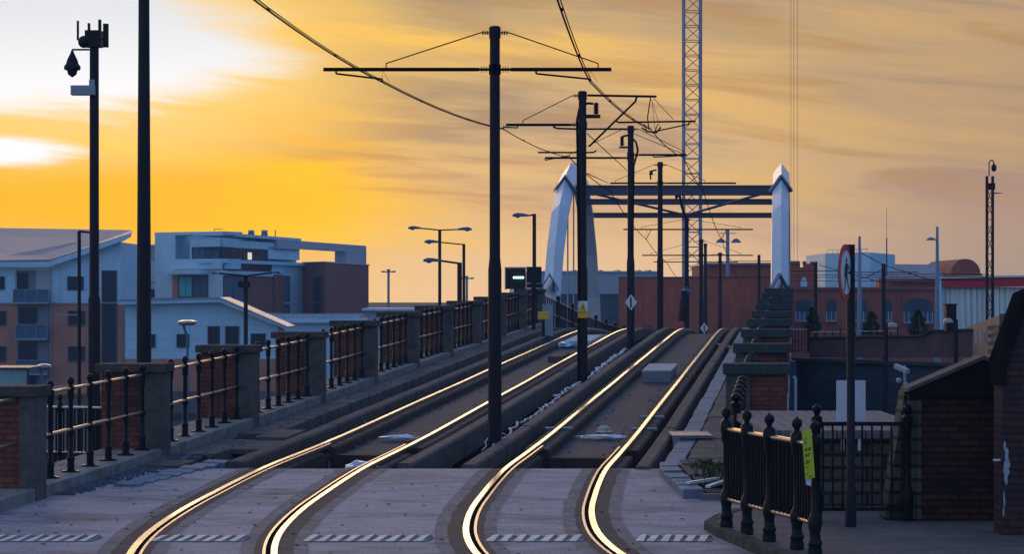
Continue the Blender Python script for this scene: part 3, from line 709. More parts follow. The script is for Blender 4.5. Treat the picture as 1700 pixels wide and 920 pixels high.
r8 = street_lamp(408, 457, 85, 'double-armed street lamp in front of the white gabled building', [(350,364,454,False),(452,468,453,True)], r=.09, zbase=-5)
p = W(408, 478, 85); MB().box((p.x-.28, 84.8, p.z), (p.x+.2, 85.1, p.z+.25)).build('bracket_light', m_pole, r8)
for x, yt, yb, Y, lab in ((645, 451, 540, 230, 'distant floodlight mast standing alone on the pale horizon'), (775, 462, 540, 230, 'distant floodlight mast just right of the lamp cluster')):
    p = W(x, yt, Y); root = thing('floodlight_mast', (p.x, Y, -6), lab, 'floodlight', 'distant floodlight masts')
    MB().cyl((p.x, Y, -6), (p.x, Y, p.z), .13, n=8).build('column', m_greyst, root)
    MB().box((p.x-.7, Y-.1, p.z-.1), (p.x+.7, Y+.1, p.z+.02)).box((p.x-.75, Y-.2, p.z-.08), (p.x-.4, Y+.2, p.z+.08)).box((p.x+.4, Y-.2, p.z-.08), (p.x+.75, Y+.2, p.z+.08)).box((p.x-.18, Y-.2, p.z), (p.x+.18, Y+.2, p.z+.25)).build('lamp_bar', m_greyst, root)
# thin pole with side bar at the left
p = W(131.5, 384, 60); root = thing('thin_column', (p.x, 60, -4.5), 'thin dark column with a short pale side bar before the left brick building', 'column')
MB().cyl((p.x, 60, -4.5), (p.x, 60, p.z), .05, n=8).build('column', m_pole, root)
MB().tube([(p.x, 60, p.z), W(150,386,60)], .03).build('top_arm', m_pole, root); MB().box(W(95,524,60)-Vector((0,.03,0)), W(131,522,60)+Vector((0,.03,0))).build('side_bar', m_greyst, root)
def saucer(x, ytop, Y, wpx, label, pole_to=-3.5, off=0):
    s_ = Y/FPX; p = W(x, ytop, Y); r_ = wpx/2*s_
    root = thing('saucer_lamp', (p.x+off, Y, pole_to), label, 'street lamp', 'saucer lamps beyond the left parapet')
    MB().lathe((p.x, Y, p.z-.1), [(.02, -.02), (r_*.75, .0), (r_, .045), (r_*.95, .09), (r_*.5, .12), (.02, .125)], 20).build('saucer', m_lens, root, smooth=True)
    MB().tube([(p.x-.1, Y, p.z-.1), (p.x-.05+off*.5, Y, p.z-.28), (p.x+off, Y, p.z-.4), (p.x+off, Y, pole_to)], .035).build('column', m_lampb, root)
saucer(311, 533, 55, 33, 'round saucer lamp on a slim blue column in front of the white gabled building')
saucer(73, 606, 50, 24, 'round saucer lamp low beside the bus shelter at the left edge')

# signal boxes on the left parapet and yellow cabinet
p = W(856, 462, 78); root = thing('tram_signal', (p.x, 78, W(0,492,78).z-1.2), 'square black tram signal showing a row of five green-white lights', 'signal')
MB().box((W(839,0,78).x, 77.9, W(0,480,78).z), (W(873,0,78).x, 78.1, W(0,445,78).z)).build('backboard', m_ink, root)
MB().box((W(838,0,78).x, 77.86, W(0,446,78).z), (W(873.5,0,78).x, 77.92, W(0,443.5,78).z)).box((W(838,0,78).x, 77.86, W(0,481,78).z), (W(840,0,78).x, 77.92, W(0,445,78).z)).build('rim', m_greyst, root)
l_ = MB()
for k in range(5): l_.ball((W(853.5+3.6*k,0,78).x, 77.86, W(0,461,78).z), .042, 8)
l_.build('signal_lights', m_led, root); MB().cyl((p.x, 78, W(0,480,78).z), (p.x, 78, W(0,492,78).z-1.2), .06).build('signal_post', m_pole, root)
p = W(886, 458, 76); root = thing('signal_box', (p.x, 76, W(0,492,76).z-1.2), 'plain dark square box beside the lit tram signal', 'signal')
MB().box((W(874,0,76).x, 75.9, W(0,470,76).z), (W(899,0,76).x, 76.3, W(0,443,76).z)).build('housing', m_pole, root, bevel=.02)
MB().cyl((p.x, 76, W(0,470,76).z), (p.x, 76, W(0,492,76).z-1.2), .07).box((p.x-.25, 75.9, W(0,478,76).z), (p.x+.3, 76.1, W(0,471,76).z)).build('bracket', m_pole, root)
p = W(902, 531, 70); root = thing('yellow_cabinet', (p.x, 70, zt(70)), 'small yellow box on a stand beside the far left walkway', 'box')
MB().box((W(893,0,70).x, 69.85, p.z), (W(911,0,70).x, 70.15, W(0,518,70).z)).build('case', m_yelbox, root, bevel=.02)
MB().cyl((p.x, 70, zt(70)-.1), (p.x, 70, p.z), .05).box((p.x-.25, 69.9, zt(70)), (p.x+.25, 70.1, zt(70)+.05)).build('stand', m_pole, root)
p = W(907, 516, 71); tag(MB().box((p.x-.12, 71, zt(71)), (p.x+.22, 71.25, W(0,506,71).z)).box((p.x-.14, 70.98, W(0,507,71).z), (p.x+.24, 71.27, W(0,505.5,71).z)).build('grey_cabinet', m_greyst), 'small pale grey box standing behind the yellow one', 'box')

# guard rail, bus shelter and cars below the left parapet
def ball_rail(pts, label, h=1.0, group=None):
    root = thing('guard_rail', pts[0], label, 'guard rail', group)
    P = [Vector(p) for p in pts]
    for p in P:
        MB().lathe(p, [(.055,0),(.055,.03),(.035,.06),(.035,.14),(.05,.16),(.034,.2),(.03,h-.18),(.045,h-.15),(.045,h-.03),(.02,h),(.04,h+.04),(.042,h+.07),(.02,h+.11),(.003,h+.115)], 12).build('post', m_iron, root, smooth=True)
    r1 = MB(); r2 = MB()
    for i in range(len(P)-1):
        r1.cyl(P[i]+Vector((0,0,h-.1)), P[i+1]+Vector((0,0,h-.1)), .022, n=10); r1.cyl(P[i]+Vector((0,0,.17)), P[i+1]+Vector((0,0,.17)), .02, n=10)
        d_ = P[i+1]-P[i]; k = max(2, int(d_.length/.06))
        for j in range(1, k): q = P[i]+d_*(j/k); r2.cyl(q+Vector((0,0,.18)), q+Vector((0,0,h-.11)), .017, n=6)
    r1.build('handrail', m_hand, root, smooth=True); r2.build('infill_bars', m_iron, root)
    return root
lp_ = MB().box((-9.6, 27.0, -1), (-6.1, 36.5, -.06)); struct(lp_.build('pavement', m_dark, org=(0, 0, 0)))
ball_rail([(-9.3, 34.6, -.06), (-8.2, 34.5, -.06), (-7.15, 34.3, -.06), (-6.3, 34.1, -.06)], 'black guard rail glimpsed behind the nearest left railing', .98)
p = W(28, 622, 44); root = thing('bus_shelter', (p.x, 44, -2.2), 'bus shelter with a dark flat roof and pale green panel at the left edge', 'shelter')
MB().box((W(-60,0,44).x, 43.8, W(0,613,44).z), (W(50,0,44).x, 45.2, W(0,610,44).z)).box((W(47,0,44).x, 43.85, -2.2), (W(50,0,44).x, 43.95, W(0,611,44).z)).build('roof', m_frame, root, bevel=.02)
MB().box((W(-60,0,44).x, 43.88, -2.0), (W(46.5,0,44).x, 43.93, W(0,613.5,44).z)).build('glass_panel', m_shelt, root)
def car(px_, py_, Y, yaw, body, label):
    c = W(px_, py_, Y); zb_ = gz(c.x, Y)
    root = thing('parked_car', (c.x, Y, zb_), label, 'car', 'cars parked below the left parapet')
    ca, sa = math.cos(yaw), math.sin(yaw)
    T = lambda x, y, z: (c.x+x*ca-y*sa, Y+x*sa+y*ca, zb_+z)
    def loft(prof, w_, inset=0):
        m_ = MB(); m_.hexa([T(x, -w_+(inset if z > .95 else 0), z) for x, z in prof], [T(x, w_-(inset if z > .95 else 0), z) for x, z in prof]); return m_
    loft([(-2.1,.25),(2.1,.25),(2.15,.6),(2.0,.8),(1.1,.92),(-1.7,.95),(-2.1,.85)], .85).build('body', body, root, bevel=.06)
    loft([(1.05,.9),(.35,1.42),(-1.1,1.45),(-1.75,.93)], .8, .12).build('cabin', m_glass, root, bevel=.05)
    loft([(.35,1.40),(-1.1,1.43),(-1.1,1.48),(.3,1.46)], .72, .1).build('roof', body, root, bevel=.02)
    for x in (-1.35, 1.35):
        for y in (-.86, .7): MB().cyl(T(x, y, .32), T(x, y+.16, .32), .32, n=16).build('wheel', m_tyre, root)
car(305, 650, 58, 1.2, m_cars, 'pale silver car glimpsed between the second and third left piers')
car(150, 716, 46, .9, m_carb, 'dark car glimpsed through the nearest left railing')

# ------------------------------------------------------------------ buildings: helpers
class Wall:
    def __init__(s, xa, Ya, xb, Yb):
        s.A = Vector(((xa-850)*Ya/FPX, Ya, 0)); s.B = Vector(((xb-850)*Yb/FPX, Yb, 0)); s.d = (s.B-s.A).normalized(); s.n = Vector((s.d.y, -s.d.x, 0))
        if s.n.y > 0: s.n = -s.n
    def pt(s, x, y, off=0):
        k = (x-850)/FPX; A = s.A+s.n*off; t = (k*A.y-A.x)/(s.d.x-k*s.d.y); P = A+s.d*t
        return Vector((P.x, P.y, EYE-(y-490)*P.y/FPX))
    def box(s, mb, x0, x1, y0, y1, off, th, flat=True):
        a = s.pt(x0, y0, 0); b = s.pt(x1, y0, 0); c = s.pt(x0, y1, 0); z1, z0 = a.z, c.z
        f = s.n*off; bk = s.n*(off-th)
        q = [a+f, b+f, b+bk, a+bk]
        mb.hexa([Vector((p_.x, p_.y, z0)) for p_ in q], [Vector((p_.x, p_.y, z1)) for p_ in q]); return mb
    def poly(s, mb, pts, off, th):
        P = [s.pt(x, y, 0) for x, y in pts]; mb.hexa([p_+s.n*off for p_ in P], [p_+s.n*(off-th) for p_ in P]); return mb
    def window(s, root, x0, x1, y0, y1, cols=2, rows=1, glass=None, off=0.0, name='window'):
        f = s.box(MB(), x0, x1, y0, y1, off+.03, .02).build(name, glass or m_glass, root)
        fr = MB(); t = .8*.0+.5
        ex = max(.35, .05*FPX/s.A.y)
        s.box(fr, x0-ex, x0+ex*.3, y0, y1, off+.09, .08); s.box(fr, x1-ex*.3, x1+ex, y0, y1, off+.09, .08); s.box(fr, x0-ex, x1+ex, y0-ex, y0+ex*.3, off+.10, .08); s.box(fr, x0-ex, x1+ex, y1-ex*.3, y1+ex, off+.12, .10)
        for i in range(1, cols):
            x = x0+(x1-x0)*i/cols; s.box(fr, x-ex*.35, x+ex*.35, y0, y1, off+.07, .05)
        for j in range(1, rows):
            y = y0+(y1-y0)*j/rows; s.box(fr, x0, x1, y-ex*.35, y+ex*.35, off+.065, .05)
        fr.build('window_frame', m_frame, f); return f

# left brick building with a sweeping roof
B = Wall(-60, 180, 200, 180); root = thing('apartment_building', B.pt(70, 700), 'brick and white-panelled apartment building whose roof rises to a point on its right', 'building')
B.poly(MB(), [(-60,443),(82,443),(200,402),(200,503.5),(-60,503.5)], 0, 12).build('upper_wall', m_clad, root)
B.poly(MB(), [(-60,503.5),(200,503.5),(200,640),(-60,640)], -.05, 11.9).build('lower_wall', m_fbrick, root)
rf = MB(); rf.hexa([W(-60,438,179.2), W(84,436,179.2), W(219,388,179.2), W(219,384,190), W(-60,379,200)], [W(-60,433,179.2), W(84,431,179.2), W(220,386,179.2), W(220,382,190), W(-60,377.5,200)])
rf.build('roof', m_roof, root)
e = MB(); B.poly(e, [(-60,436),(84,435),(219,388),(219,393),(205,401),(84,444),(-60,443.5)], .85, .5); e.build('eaves_fascia', m_clad, root)
e = MB(); B.box(e, -60, 200, 502.5, 505, .06, .1); e.build('string_course', m_greyst, root)
for x0, x1, y0, y1, c in ((-10,7,460,480,2),(113,138,460,481,2),(-10,9,517,539,2),(114,140,517,539,2),(-10,9,576,599,2),(114,140,576,599,2)):
    B.window(root, x0, x1, y0, y1, c, glass=m_glass)
B.window(root, 170, 193, 450, 501, 2, 4); B.window(root, 170, 193, 505, 640, 2, 8, off=.0)
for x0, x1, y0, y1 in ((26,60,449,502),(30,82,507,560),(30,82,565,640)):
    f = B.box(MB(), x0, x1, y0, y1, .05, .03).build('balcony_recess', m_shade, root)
    B.window(f, x0+2, x0+(x1-x0)*.6, y0+4, y1-2, 2, 1, off=.04)
B.box(MB(), 60, 84, 449, 502, .06, .03).build('balcony_screen', m_clad2, root)
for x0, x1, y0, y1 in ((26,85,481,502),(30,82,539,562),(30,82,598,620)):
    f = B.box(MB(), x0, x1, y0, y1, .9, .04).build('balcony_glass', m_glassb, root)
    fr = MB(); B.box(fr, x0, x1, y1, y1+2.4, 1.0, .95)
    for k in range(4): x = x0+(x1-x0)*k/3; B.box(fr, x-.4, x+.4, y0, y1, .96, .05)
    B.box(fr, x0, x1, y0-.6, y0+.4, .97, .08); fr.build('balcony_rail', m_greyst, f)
e = MB(); B.box(e, 27.2, 28.6, 445, 640, .15, .1); B.box(e, 83.5, 85, 445, 640, .15, .1); e.build('drainpipe', m_greyst, root)
# panel joints of the cladding
e = MB()
for x in (100, 148, 162, 196): B.box(e, x-.15, x+.15, 446, 502, .012, .01)
for y in (480,): B.box(e, 86, 199, y-.2, y+.2, .014, .01)
e.build('panel_joint', m_shade, root)

# small pale block with scaffold
B = Wall(198, 205, 262, 205); root = thing('pale_block', B.pt(230, 640), 'small pale block seen between the two masts and larger buildings, partly scaffolded', 'building')
B.box(MB(), 198, 262, 408, 640, 0, 8).build('wall', m_clad2, root); B.box(MB(), 196, 264, 406, 409, .3, 9).build('roof_edge', m_clad, root)
B.box(MB(), 200, 262, 434, 480, .06, .05).build('glazed_front', m_clad, root); B.window(root, 250, 259, 470, 493, 1); B.window(root, 199, 207, 485, 498, 2)
root = thing('scaffold', B.pt(214, 500), 'thin grey scaffold frame against the pale block between the masts', 'scaffold')
e = MB()
for x in (202, 206, 210, 214, 219): 
    for of in (.4, 1.2): e.cyl(B.pt(x, 432-random.random()*4, of), B.pt(x, 500, of), .05, n=5)
for y in (451, 456, 464, 470, 478): e.cyl(B.pt(199, y, 1.2), B.pt(222, y, 1.2), .05, n=5)
e.build('frame_tubes', m_greyst, root); e = MB(); B.box(e, 200, 217, 465, 466.5, 1.2, .9); B.box(e, 200, 219, 478, 479.5, 1.2, .9); e.build('deck_boards', m_shade, root)

# large white office block
A1 = Wall(257, 204, 370, 200); B1 = Wall(370, 200, 608, 243)
root = thing('office_block', A1.pt(370, 640), 'large white block with ribbon windows, rooftop fans and an open frame on its right', 'building')
def fp(x, Y): return ((x-850)*Y/FPX, Y)
zt8 = A1.pt(370, 386).z; 
P = [fp(257,204), fp(370,200), (B1.pt(503,400).x, B1.pt(503,400).y), (B1.pt(503,400).x-4, B1.pt(503,400).y+14), fp(257,222)]
Zt = A1.pt(370, 409).z
MB().prism(P, 'z', -6, A1.pt(370,433).z).build('wall', m_clad, root)
P2 = [fp(257,204), (A1.pt(291,0).x, A1.pt(291,0).y), (A1.pt(291,0).x+.2, A1.pt(291,0).y+2.2), (B1.pt(500,0).x-.6, B1.pt(500,0).y+1.2), (B1.pt(500,0).x-3, B1.pt(500,0).y+13), fp(257,222)]
MB().prism(P2, 'z', A1.pt(370,433).z, zt8-.02).build('set_back_wall', m_clad, root)
e = MB(); A1.box(e, 257, 370, 386, 391, .02, 3); B1.box(e, 370, 500, 386, 391, .0, 3); e.build('roof_edge', m_clad, root)
e = MB(); A1.box(e, 312, 370, 397, 410.5, -.3, 2); B1.box(e, 370, 502, 397, 409.5, -.3, 2); B1.box(e, 450, 502, 409.5, 429.5, -.3, 1.8); A1.box(e, 312, 315, 410, 431, -.3, 1.6); e.build('upper_storey', m_clad, root)
e = MB(); A1.box(e, 290, 370, 430.5, 447, .25, 3); B1.box(e, 370, 522, 431, 436.5, .35, 3); e.build('balcony_band', m_clad, root)
A1.window(root, 316, 369, 411, 430, 5, 1, glass=m_glassb, off=-.4); B1.window(root, 371, 449, 410.5, 430, 4, 1, glass=m_glass, off=-.4); A1.window(root, 297, 306, 413, 430, 2, off=-1.9)
B1.window(root, 371, 449, 437.5, 449, 4, 1, glass=m_glass)
B1.box(MB(), 417, 423.5, 419, 431, -.33, .02).build('lit_pane', m_lit, root)
B1.box(MB(), 370, 450, 449.5, 457, .25, .3).build('band', m_clad, root)
B1.window(root, 371, 404, 459, 500, 2, 2, glass=m_glassb); B1.box(MB(), 405, 452, 459, 520, .04, .1).build('brick_panel', m_fbrick2, root)
B1.box(MB(), 452, 467, 456, 520, .30, .3).build('brick_return', m_fbrick2, root); B1.window(root, 469, 479.5, 459, 500, 1, 2, glass=m_glassb); B1.window(root, 469, 479.5, 506, 522, 1, 1, glass=m_glassb)
A1.box(MB(), 282, 347, 448.5, 455.5, 1.2, 1.2).build('window_hood', m_clad, root); A1.box(MB(), 287, 296, 458, 494, .08, .1).build('brick_sliver', m_fbrick, root)
A1.window(root, 297, 345, 458, 493, 4, 1, glass=m_glassb); A1.box(MB(), 298, 318.5, 460, 492, .05, .02).build('teal_panel', m_teal, root)
e = MB(); A1.box(e, 258, 282, 452, 452.7, .01, .02); A1.box(e, 258, 369, 494.5, 495.2, .01, .02); e.build('panel_joint', m_shade, root)
e = MB(); B1.box(e, 497, 608, 400, 412.5, 0, 1.4); B1.box(e, 574.5, 608, 412.5, 437, 0.02, 1.3); B1.box(e, 460, 497, 396, 412.5, -.02, 4); e.build('open_frame', m_clad2, root)
C1 = Wall(503, 222, 540, 217); C2_ = Wall(540, 217, 612, 238)
e = MB(); p0, p1, p2 = C1.pt(503,500), C1.pt(540,500), C2_.pt(612,500); ztp = C1.pt(540,436).z
e.prism([(p0.x,p0.y),(p1.x,p1.y),(p2.x,p2.y),(p2.x-4,p2.y+8),(p0.x,p0.y+12)], 'z', -6, ztp); e.build('brick_wing', m_fbrick2, root)
C1.window(root, 521, 534, 460, 500, 1, 2); C1.window(root, 521, 534, 505, 522, 1)
e = MB(); e.prism([(p0.x-.1,p0.y-.1),(p1.x,p1.y-.15),(p2.x+.15,p2.y-.1),(p2.x-4,p2.y+8),(p0.x,p0.y+12)], 'z', ztp, ztp+.12); e.build('wing_coping', m_greyst, root)
for x in (412, 434):
    q = B1.pt(x, 397, -1.2); q2 = B1.pt(x+13.5, 383, -1.2); o = MB().box((q.x, q.y, q.z-.3), (q2.x, q.y+.7, q2.z))
    f = o.build('fan_unit', m_clad2, root); cxx = (q.x+q2.x)/2; zz = (q.z+q2.z)/2
    MB().cyl((cxx, q.y-.03, zz), (cxx, q.y-.001, zz), .30, n=20).build('fan_grille', m_frame, f); MB().cyl((cxx, q.y-.06, zz), (cxx, q.y-.035, zz), .13, n=14).build('fan_hub', m_fbrick, f)
e = MB(); q = B1.pt(457, 398, -1); e.cyl(q, q+Vector((0,0,1.0)), .05); q = A1.pt(356, 386, -2); e.cyl(q, q+Vector((0,0,.4)), .03); e.cyl(q+Vector((0,0,.3)), q+Vector((.8,0,.3)), .03)
e.build('roof_vent', m_frame, root)
# low white gabled building
B = Wall(203, 150, 475, 150); root = thing('low_gabled_building', B.pt(330, 640), 'low white building with a shallow gabled roof in front of the large office block', 'building')
B.poly(MB(), [(208,503),(370,500),(462,543),(462,596),(208,596)], 0, 9).build('wall', m_clad, root); B.poly(MB(), [(208,596),(462,596),(462,650),(208,650)], .02, 9).build('brick_base', m_fbrick, root)
B.poly(MB(), [(200,499),(368,495.5),(477,543),(477,547),(368,502),(200,506)], .8, 5).build('roof', m_clad, root)
B.poly(MB(), [(198,497.5),(368,493.5),(480,542),(477,543.5),(368,495.7),(200,499.3)], .9, 5.2).build('roof_verge', m_greyst, root)
for x0, x1, y0, y1 in ((294.5,313,556,576),(346,364,543,571),(375,396,543,571),(417.5,440,555,574),(247,257,556,576)): B.window(root, x0, x1, y0, y1, 2, 1 if y1-y0 < 25 else 2)
e = MB()
for y in (520, 541, 564, 583): B.box(e, 209, 461, y-.2, y+.2, .012, .01)
e.box(B.pt(369.6,502,.012), B.pt(370,596,-.0)); e.build('panel_joint', m_clad2, root)
B = Wall(430, 165, 640, 165); root = thing('flat_canopy_building', B.pt(500, 600), 'long low pale building with a thin railed roof, right of the gabled one', 'building')
B.box(MB(), 455, 600, 536, 650, 0, 8).build('wall', m_clad, root); B.box(MB(), 436, 600, 530, 536, .6, 8).build('roof_slab', m_clad, root)
B.box(MB(), 440, 596, 522, 530, -1, 5).build('rooflight', m_clad2, root)
e = MB()
for x in range(440, 600, 16): e.cyl(B.pt(x, 530, .3), B.pt(x, 522, .3), .04, n=5)
e.cyl(B.pt(436, 522, .3), B.pt(600, 521, .3), .04, n=5); e.cyl(B.pt(530,530,.4), B.pt(542,524,.4), .05, n=5); e.build('roof_rail', m_greyst, root)
B = Wall(600, 190, 900, 190); root = thing('long_low_roof', B.pt(650, 560), 'long blue-grey low roof peeping over the left parapet against the sky', 'building')
B.box(MB(), 606, 890, 516, 600, 0, 8).build('wall', m_clad2, root); B.box(MB(), 602, 894, 512, 516, .6, 9).build('roof', m_clad, root)

# behind the bridge
B = Wall(880, 260, 1100, 262); root = thing('blue_grey_hall', B.pt(1000, 560), 'long pale blue-grey hall with small gables along its roof, behind the left arch', 'building')
B.box(MB(), 880, 1100, 451, 488, 0, 20).build('upper_wall', m_clad2, root)
e = MB()
for x in (955, 998, 1027, 1062, 1079): B.poly(e, [(x-5, 451), (x+5, 451), (x, 448)], .1, 3)
B.box(e, 880, 1100, 450, 452.5, .2, 1); e.build('roof_gable', m_clad2, root)
B.box(MB(), 925, 1100, 488, 560, .5, 20).build('lower_wall', m_bluedk, root)
B1_ = Wall(1027, 150, 1300, 144); root = thing('brown_wall', B1_.pt(1150, 560), 'big windowless brown panel-clad hall behind the far tram poles', 'building')
q0 = B1_.pt(1027, 461); q1 = B1_.pt(1300, 461)
MB().prism([(q0.x, q0.y), (q1.x, q1.y), (q1.x, q1.y+30), (q0.x*1.2+.6, q0.y+30)], 'z', -6, q0.z).build('wall', m_rbrick, root)
e = MB()
for y in (502, 534): B1_.box(e, 1027, 1300, y-.25, y+.25, .012, .01)
for x in range(1068, 1300, 41): B1_.box(e, x-.25, x+.25, 461, 560, .014, .01)
e.build('panel_joint', m_fbrick2, root); B1_.box(MB(), 1068, 1083, 540.5, 544, .05, .05).build('wall_vent', m_frame, root); B1_.box(MB(), 1027, 1300, 460, 461.5, .08, 1).build('coping', m_frame, root)
B = Wall(1170, 190, 1300, 190); root = thing('brown_upper_block', B.pt(1230, 500), 'darker flat-topped block rising just above the brown hall', 'building')
B.box(MB(), 1172, 1290, 440, 560, 0, 15).build('wall', m_rbrick, root); B.box(MB(), 1170, 1292, 436.5, 440, .5, 16).build('roof_edge', m_roof, root)
# crane mast and hoist ropes
def lattice(x0, x1, ytop, zb_, Y, label, name, bay, m_, r=.09, cat='mast', ztop=None, parts=True):
    X0, X1 = W(x0,0,Y).x, W(x1,0,Y).x; s_ = X1-X0; zt_ = ztop if ztop else W(0,ytop,Y).z
    root = thing(name, ((X0+X1)/2, Y, zb_), label, cat)
    C = [(X0, Y), (X1, Y), (X1, Y+s_), (X0, Y+s_)]
    for c in C: MB().cyl((c[0], c[1], zb_), (c[0], c[1], zt_), r, n=6).build('mast_leg', m_, root)
    b = MB(); k = int((zt_-zb_)/bay)
    for i in range(k):
        z0, z1 = zb_+i*bay, zb_+(i+1)*bay
        for j in range(4):
            a, c = C[j], C[(j+1) % 4]
            b.cyl((a[0], a[1], z0), (c[0], c[1], z0), r*.5, n=4)
            if i % 2: a, c = c, a
            b.cyl((a[0], a[1], z0), (c[0], c[1], z1), r*.5, n=4)
    b.build('lattice_bracing', m_, root); return root
lattice(1136, 1164, 0, -6, 220, 'tall blue-grey lattice crane mast running up out of the photo behind the bridge', 'crane_mast', 1.5, m_crane, .11, 'crane', ztop=38)
o = MB()
for x in (1313, 1318, 1324): o.cyl((W(x,0,220).x, 220, -5), (W(x,0,220).x, 220, 38), .022, n=4)
tag(o.build('hoist_ropes', m_rope), 'three faint hanging crane ropes right of the white arch', 'ropes')
p = W(1208, 380, 160); root = thing('street_lamp', (p.x, 160, -4), 'distant twin-headed lamp with umbrella shades above the brown hall', 'street lamp')
MB().cyl((p.x, 160, -4), (p.x, 160, p.z), .13).box((p.x-.6, 159.9, W(0,388,160).z), (p.x+.6, 160.1, W(0,387,160).z)).build('column', m_crane, root)
for dx in (-.5, .62): MB().lathe((p.x+dx*1.0, 160, W(0,403,160).z), [(.38, 0), (.36, .08), (.2, .25), (.03, .32)], 12).build('lamp_shade', m_lampb, root)
for x, yt, Y, lab in ((1260, 423, 135, 'slim dark pole left of the right-hand white arch leg'), (1354, 437, 110, 'dark pole in front of the castellated brick tower'), (1467, 438, 100, 'dark pole in front of the arched windows, right of the round sign')):
    p = W(x, yt, Y); root = thing('catenary_pole', (p.x, Y, -4), lab, 'pole', 'dark poles of the right-hand tram branch')
    MB().lathe((p.x, Y, 0), [(.13, -4), (.13, 0), (.1, .1), (.095, p.z)], 10).build('shaft', m_pole, root)
    MB().cyl((p.x-1.6, Y, p.z-.4), (p.x+1.6, Y, p.z-.4), .02).build('cross_arm', m_wire, root)
o = MB()
for y in (456, 460, 466): o.tube([W(1310,y,112), W(1400,y+1,108), W(1560,y-1,95), W(1640,y,92)], .02, 4)
o.tube([W(1360,440,110), W(1467,470,100)], .02, 4); o.tube([W(1430,420,90), W(1467,440,100), W(1560,470,92)], .02, 4); o.tube([W(1467,446,100), W(1440,460,104), W(1400,470,108)], .02, 4)
tag(o.build('branch_wires', m_wire), 'thin dark tram wires crossing in front of the red brick building', 'wires')

# ------------------------------------------------------------------ right: brick hall, tower, blocks, marquee
B = Wall(1300, 170, 1600, 168); root = thing('red_brick_hall', B.pt(1450, 560), 'old red brick hall with round-arched windows, castellated tower and a domed end', 'building')
B.box(MB(), 1290, 1590, 480, 600, 0, 14).build('wall', m_rbrick, root)
B.box(MB(), 1290, 1590, 477, 481, .3, 1).build('cornice', m_fbrick2, root)
B.box(MB(), 1460, 1590, 462, 480, -.4, 13).build('attic_storey', m_rbrick, root)
B.box(MB(), 1478, 1560, 466, 468, .2, 1).build('attic_cornice', m_fbrick2, root)
tw = B.box(MB(), 1290, 1327, 436, 480, .1, 5).build('tower', m_rbrick, root)
e = MB(); B.box(e, 1290, 1327, 433.5, 438, .3, 5.4); B.box(e, 1333, 1356, 438, 480, .1, 4); B.box(e, 1332, 1338, 434, 438, .2, 4); B.box(e, 1345, 1357, 434.5, 438, .2, 4); B.box(e, 1326, 1334, 444, 480, .05, 4); e.build('battlement', m_rbrick, tw)
def arched(x0, x1, ys_, yt, yb, cols):
    xc = (x0+x1)/2; rr_ = (x1-x0)/2; pts = [(x0, ys_)]+[(xc-rr_*math.cos(math.pi*k/10), ys_-(ys_-yt)*math.sin(math.pi*k/10)) for k in range(1, 10)]+[(x1, ys_), (x1, yb), (x0, yb)]
    f = B.poly(MB(), pts, .05, .04).build('arched_window', m_glassb, root)
    yl_ = yt+(yb-yt)*.56
    pts2 = [(x0, ys_)]+[(xc-rr_*math.cos(math.pi*k/10), ys_-(ys_-yt)*math.sin(math.pi*k/10)) for k in range(1, 10)]+[(x1, ys_), (x1, yl_), (x0, yl_)]
    B.poly(MB(), pts2, .12, .05).build('window_hood', m_bluedk, f)
    g_ = MB()
    for k in range(cols+1): x = x0+(x1-x0)*k/cols; B.box(g_, x-.45, x+.45, yl_, yb, .12, .05)
    B.box(g_, x0, x1, yb-.8, yb, .13, .05); g_.build('window_frame', m_clad, f)
    B.box(MB(), x0-1, x1+1, yb+.2, yb+3, .35, .3).build('window_sill', m_fbrick2, f)
for a in ((1321,1349,505,497,533,4),(1372,1388,505,497,533,2),(1418,1441,505,497,533,3),(1470,1480,505,497,533,2),(1501,1548,506,495,536,6)): arched(*a)
B.box(MB(), 1329, 1340, 466, 476, .15, .1).build('niche', m_clad, root); e = MB(); B.poly(e, [(1330.5,466),(1338.5,466),(1337,461),(1334.5,459),(1332,461)], .15, .1); e.build('niche_head', m_clad, root)
q = W(1588, 457, 172); 
e = MB()
e.prism([(W(1563,0,172).x, W(0,462,172).z)]+[(W(1588-24*math.cos(math.pi*k/12),0,172).x, W(0,455-24*math.sin(math.pi*k/12),172).z) for k in range(13)]+[(W(1616,0,172).x, W(0,455,172).z), (W(1613,0,172).x, W(0,462,172).z)], 'y', 168.5, 180); e.build('round_gable', m_rbrick, root)
e = MB(); B.box(e, 1565, 1612, 460, 600, .1, 9); e.build('end_bay', m_rbrick, root)
e = MB(); e.hexa([W(1476,467,169), W(1566,465,169), W(1566,441,176), W(1482,440,176)], [W(1476,465,169), W(1566,463,169), W(1566,439.5,176), W(1482,438.5,176)]); e.build('slate_roof', m_roof, root)
for x in (1343,1436,1488): B.box(MB(), x-4+7, x-1+7, 482, 545, .22, .2).build('pilaster', m_fbrick2, root)
A2 = Wall(1370, 215, 1445, 210); B2 = Wall(1445, 210, 1486, 222)
root = thing('white_box_block', A2.pt(1445, 560), 'plain pale box-shaped block rising behind the red brick hall', 'building')
p0, p1, p2 = A2.pt(1370,480), A2.pt(1445,480), B2.pt(1486,480)
MB().prism([(p0.x,p0.y),(p1.x,p1.y),(p2.x,p2.y),(p2.x-2,p2.y+10),(p0.x,p0.y+14)], 'z', -6, A2.pt(1445,419).z).build('wall', m_clad, root)
e = MB(); zr = A2.pt(1445,419).z
for i in range(9): q = A2.pt(1374+8*i, 419, -.4); e.cyl((q.x,q.y,zr), (q.x,q.y,zr+.35), .03, n=4)
q = A2.pt(1374,419,-.4); q2 = A2.pt(1442,419,-.4); e.cyl((q.x,q.y,zr+.35),(q2.x,q2.y,zr+.35), .03, n=4); e.build('roof_rail', m_greyst, root)
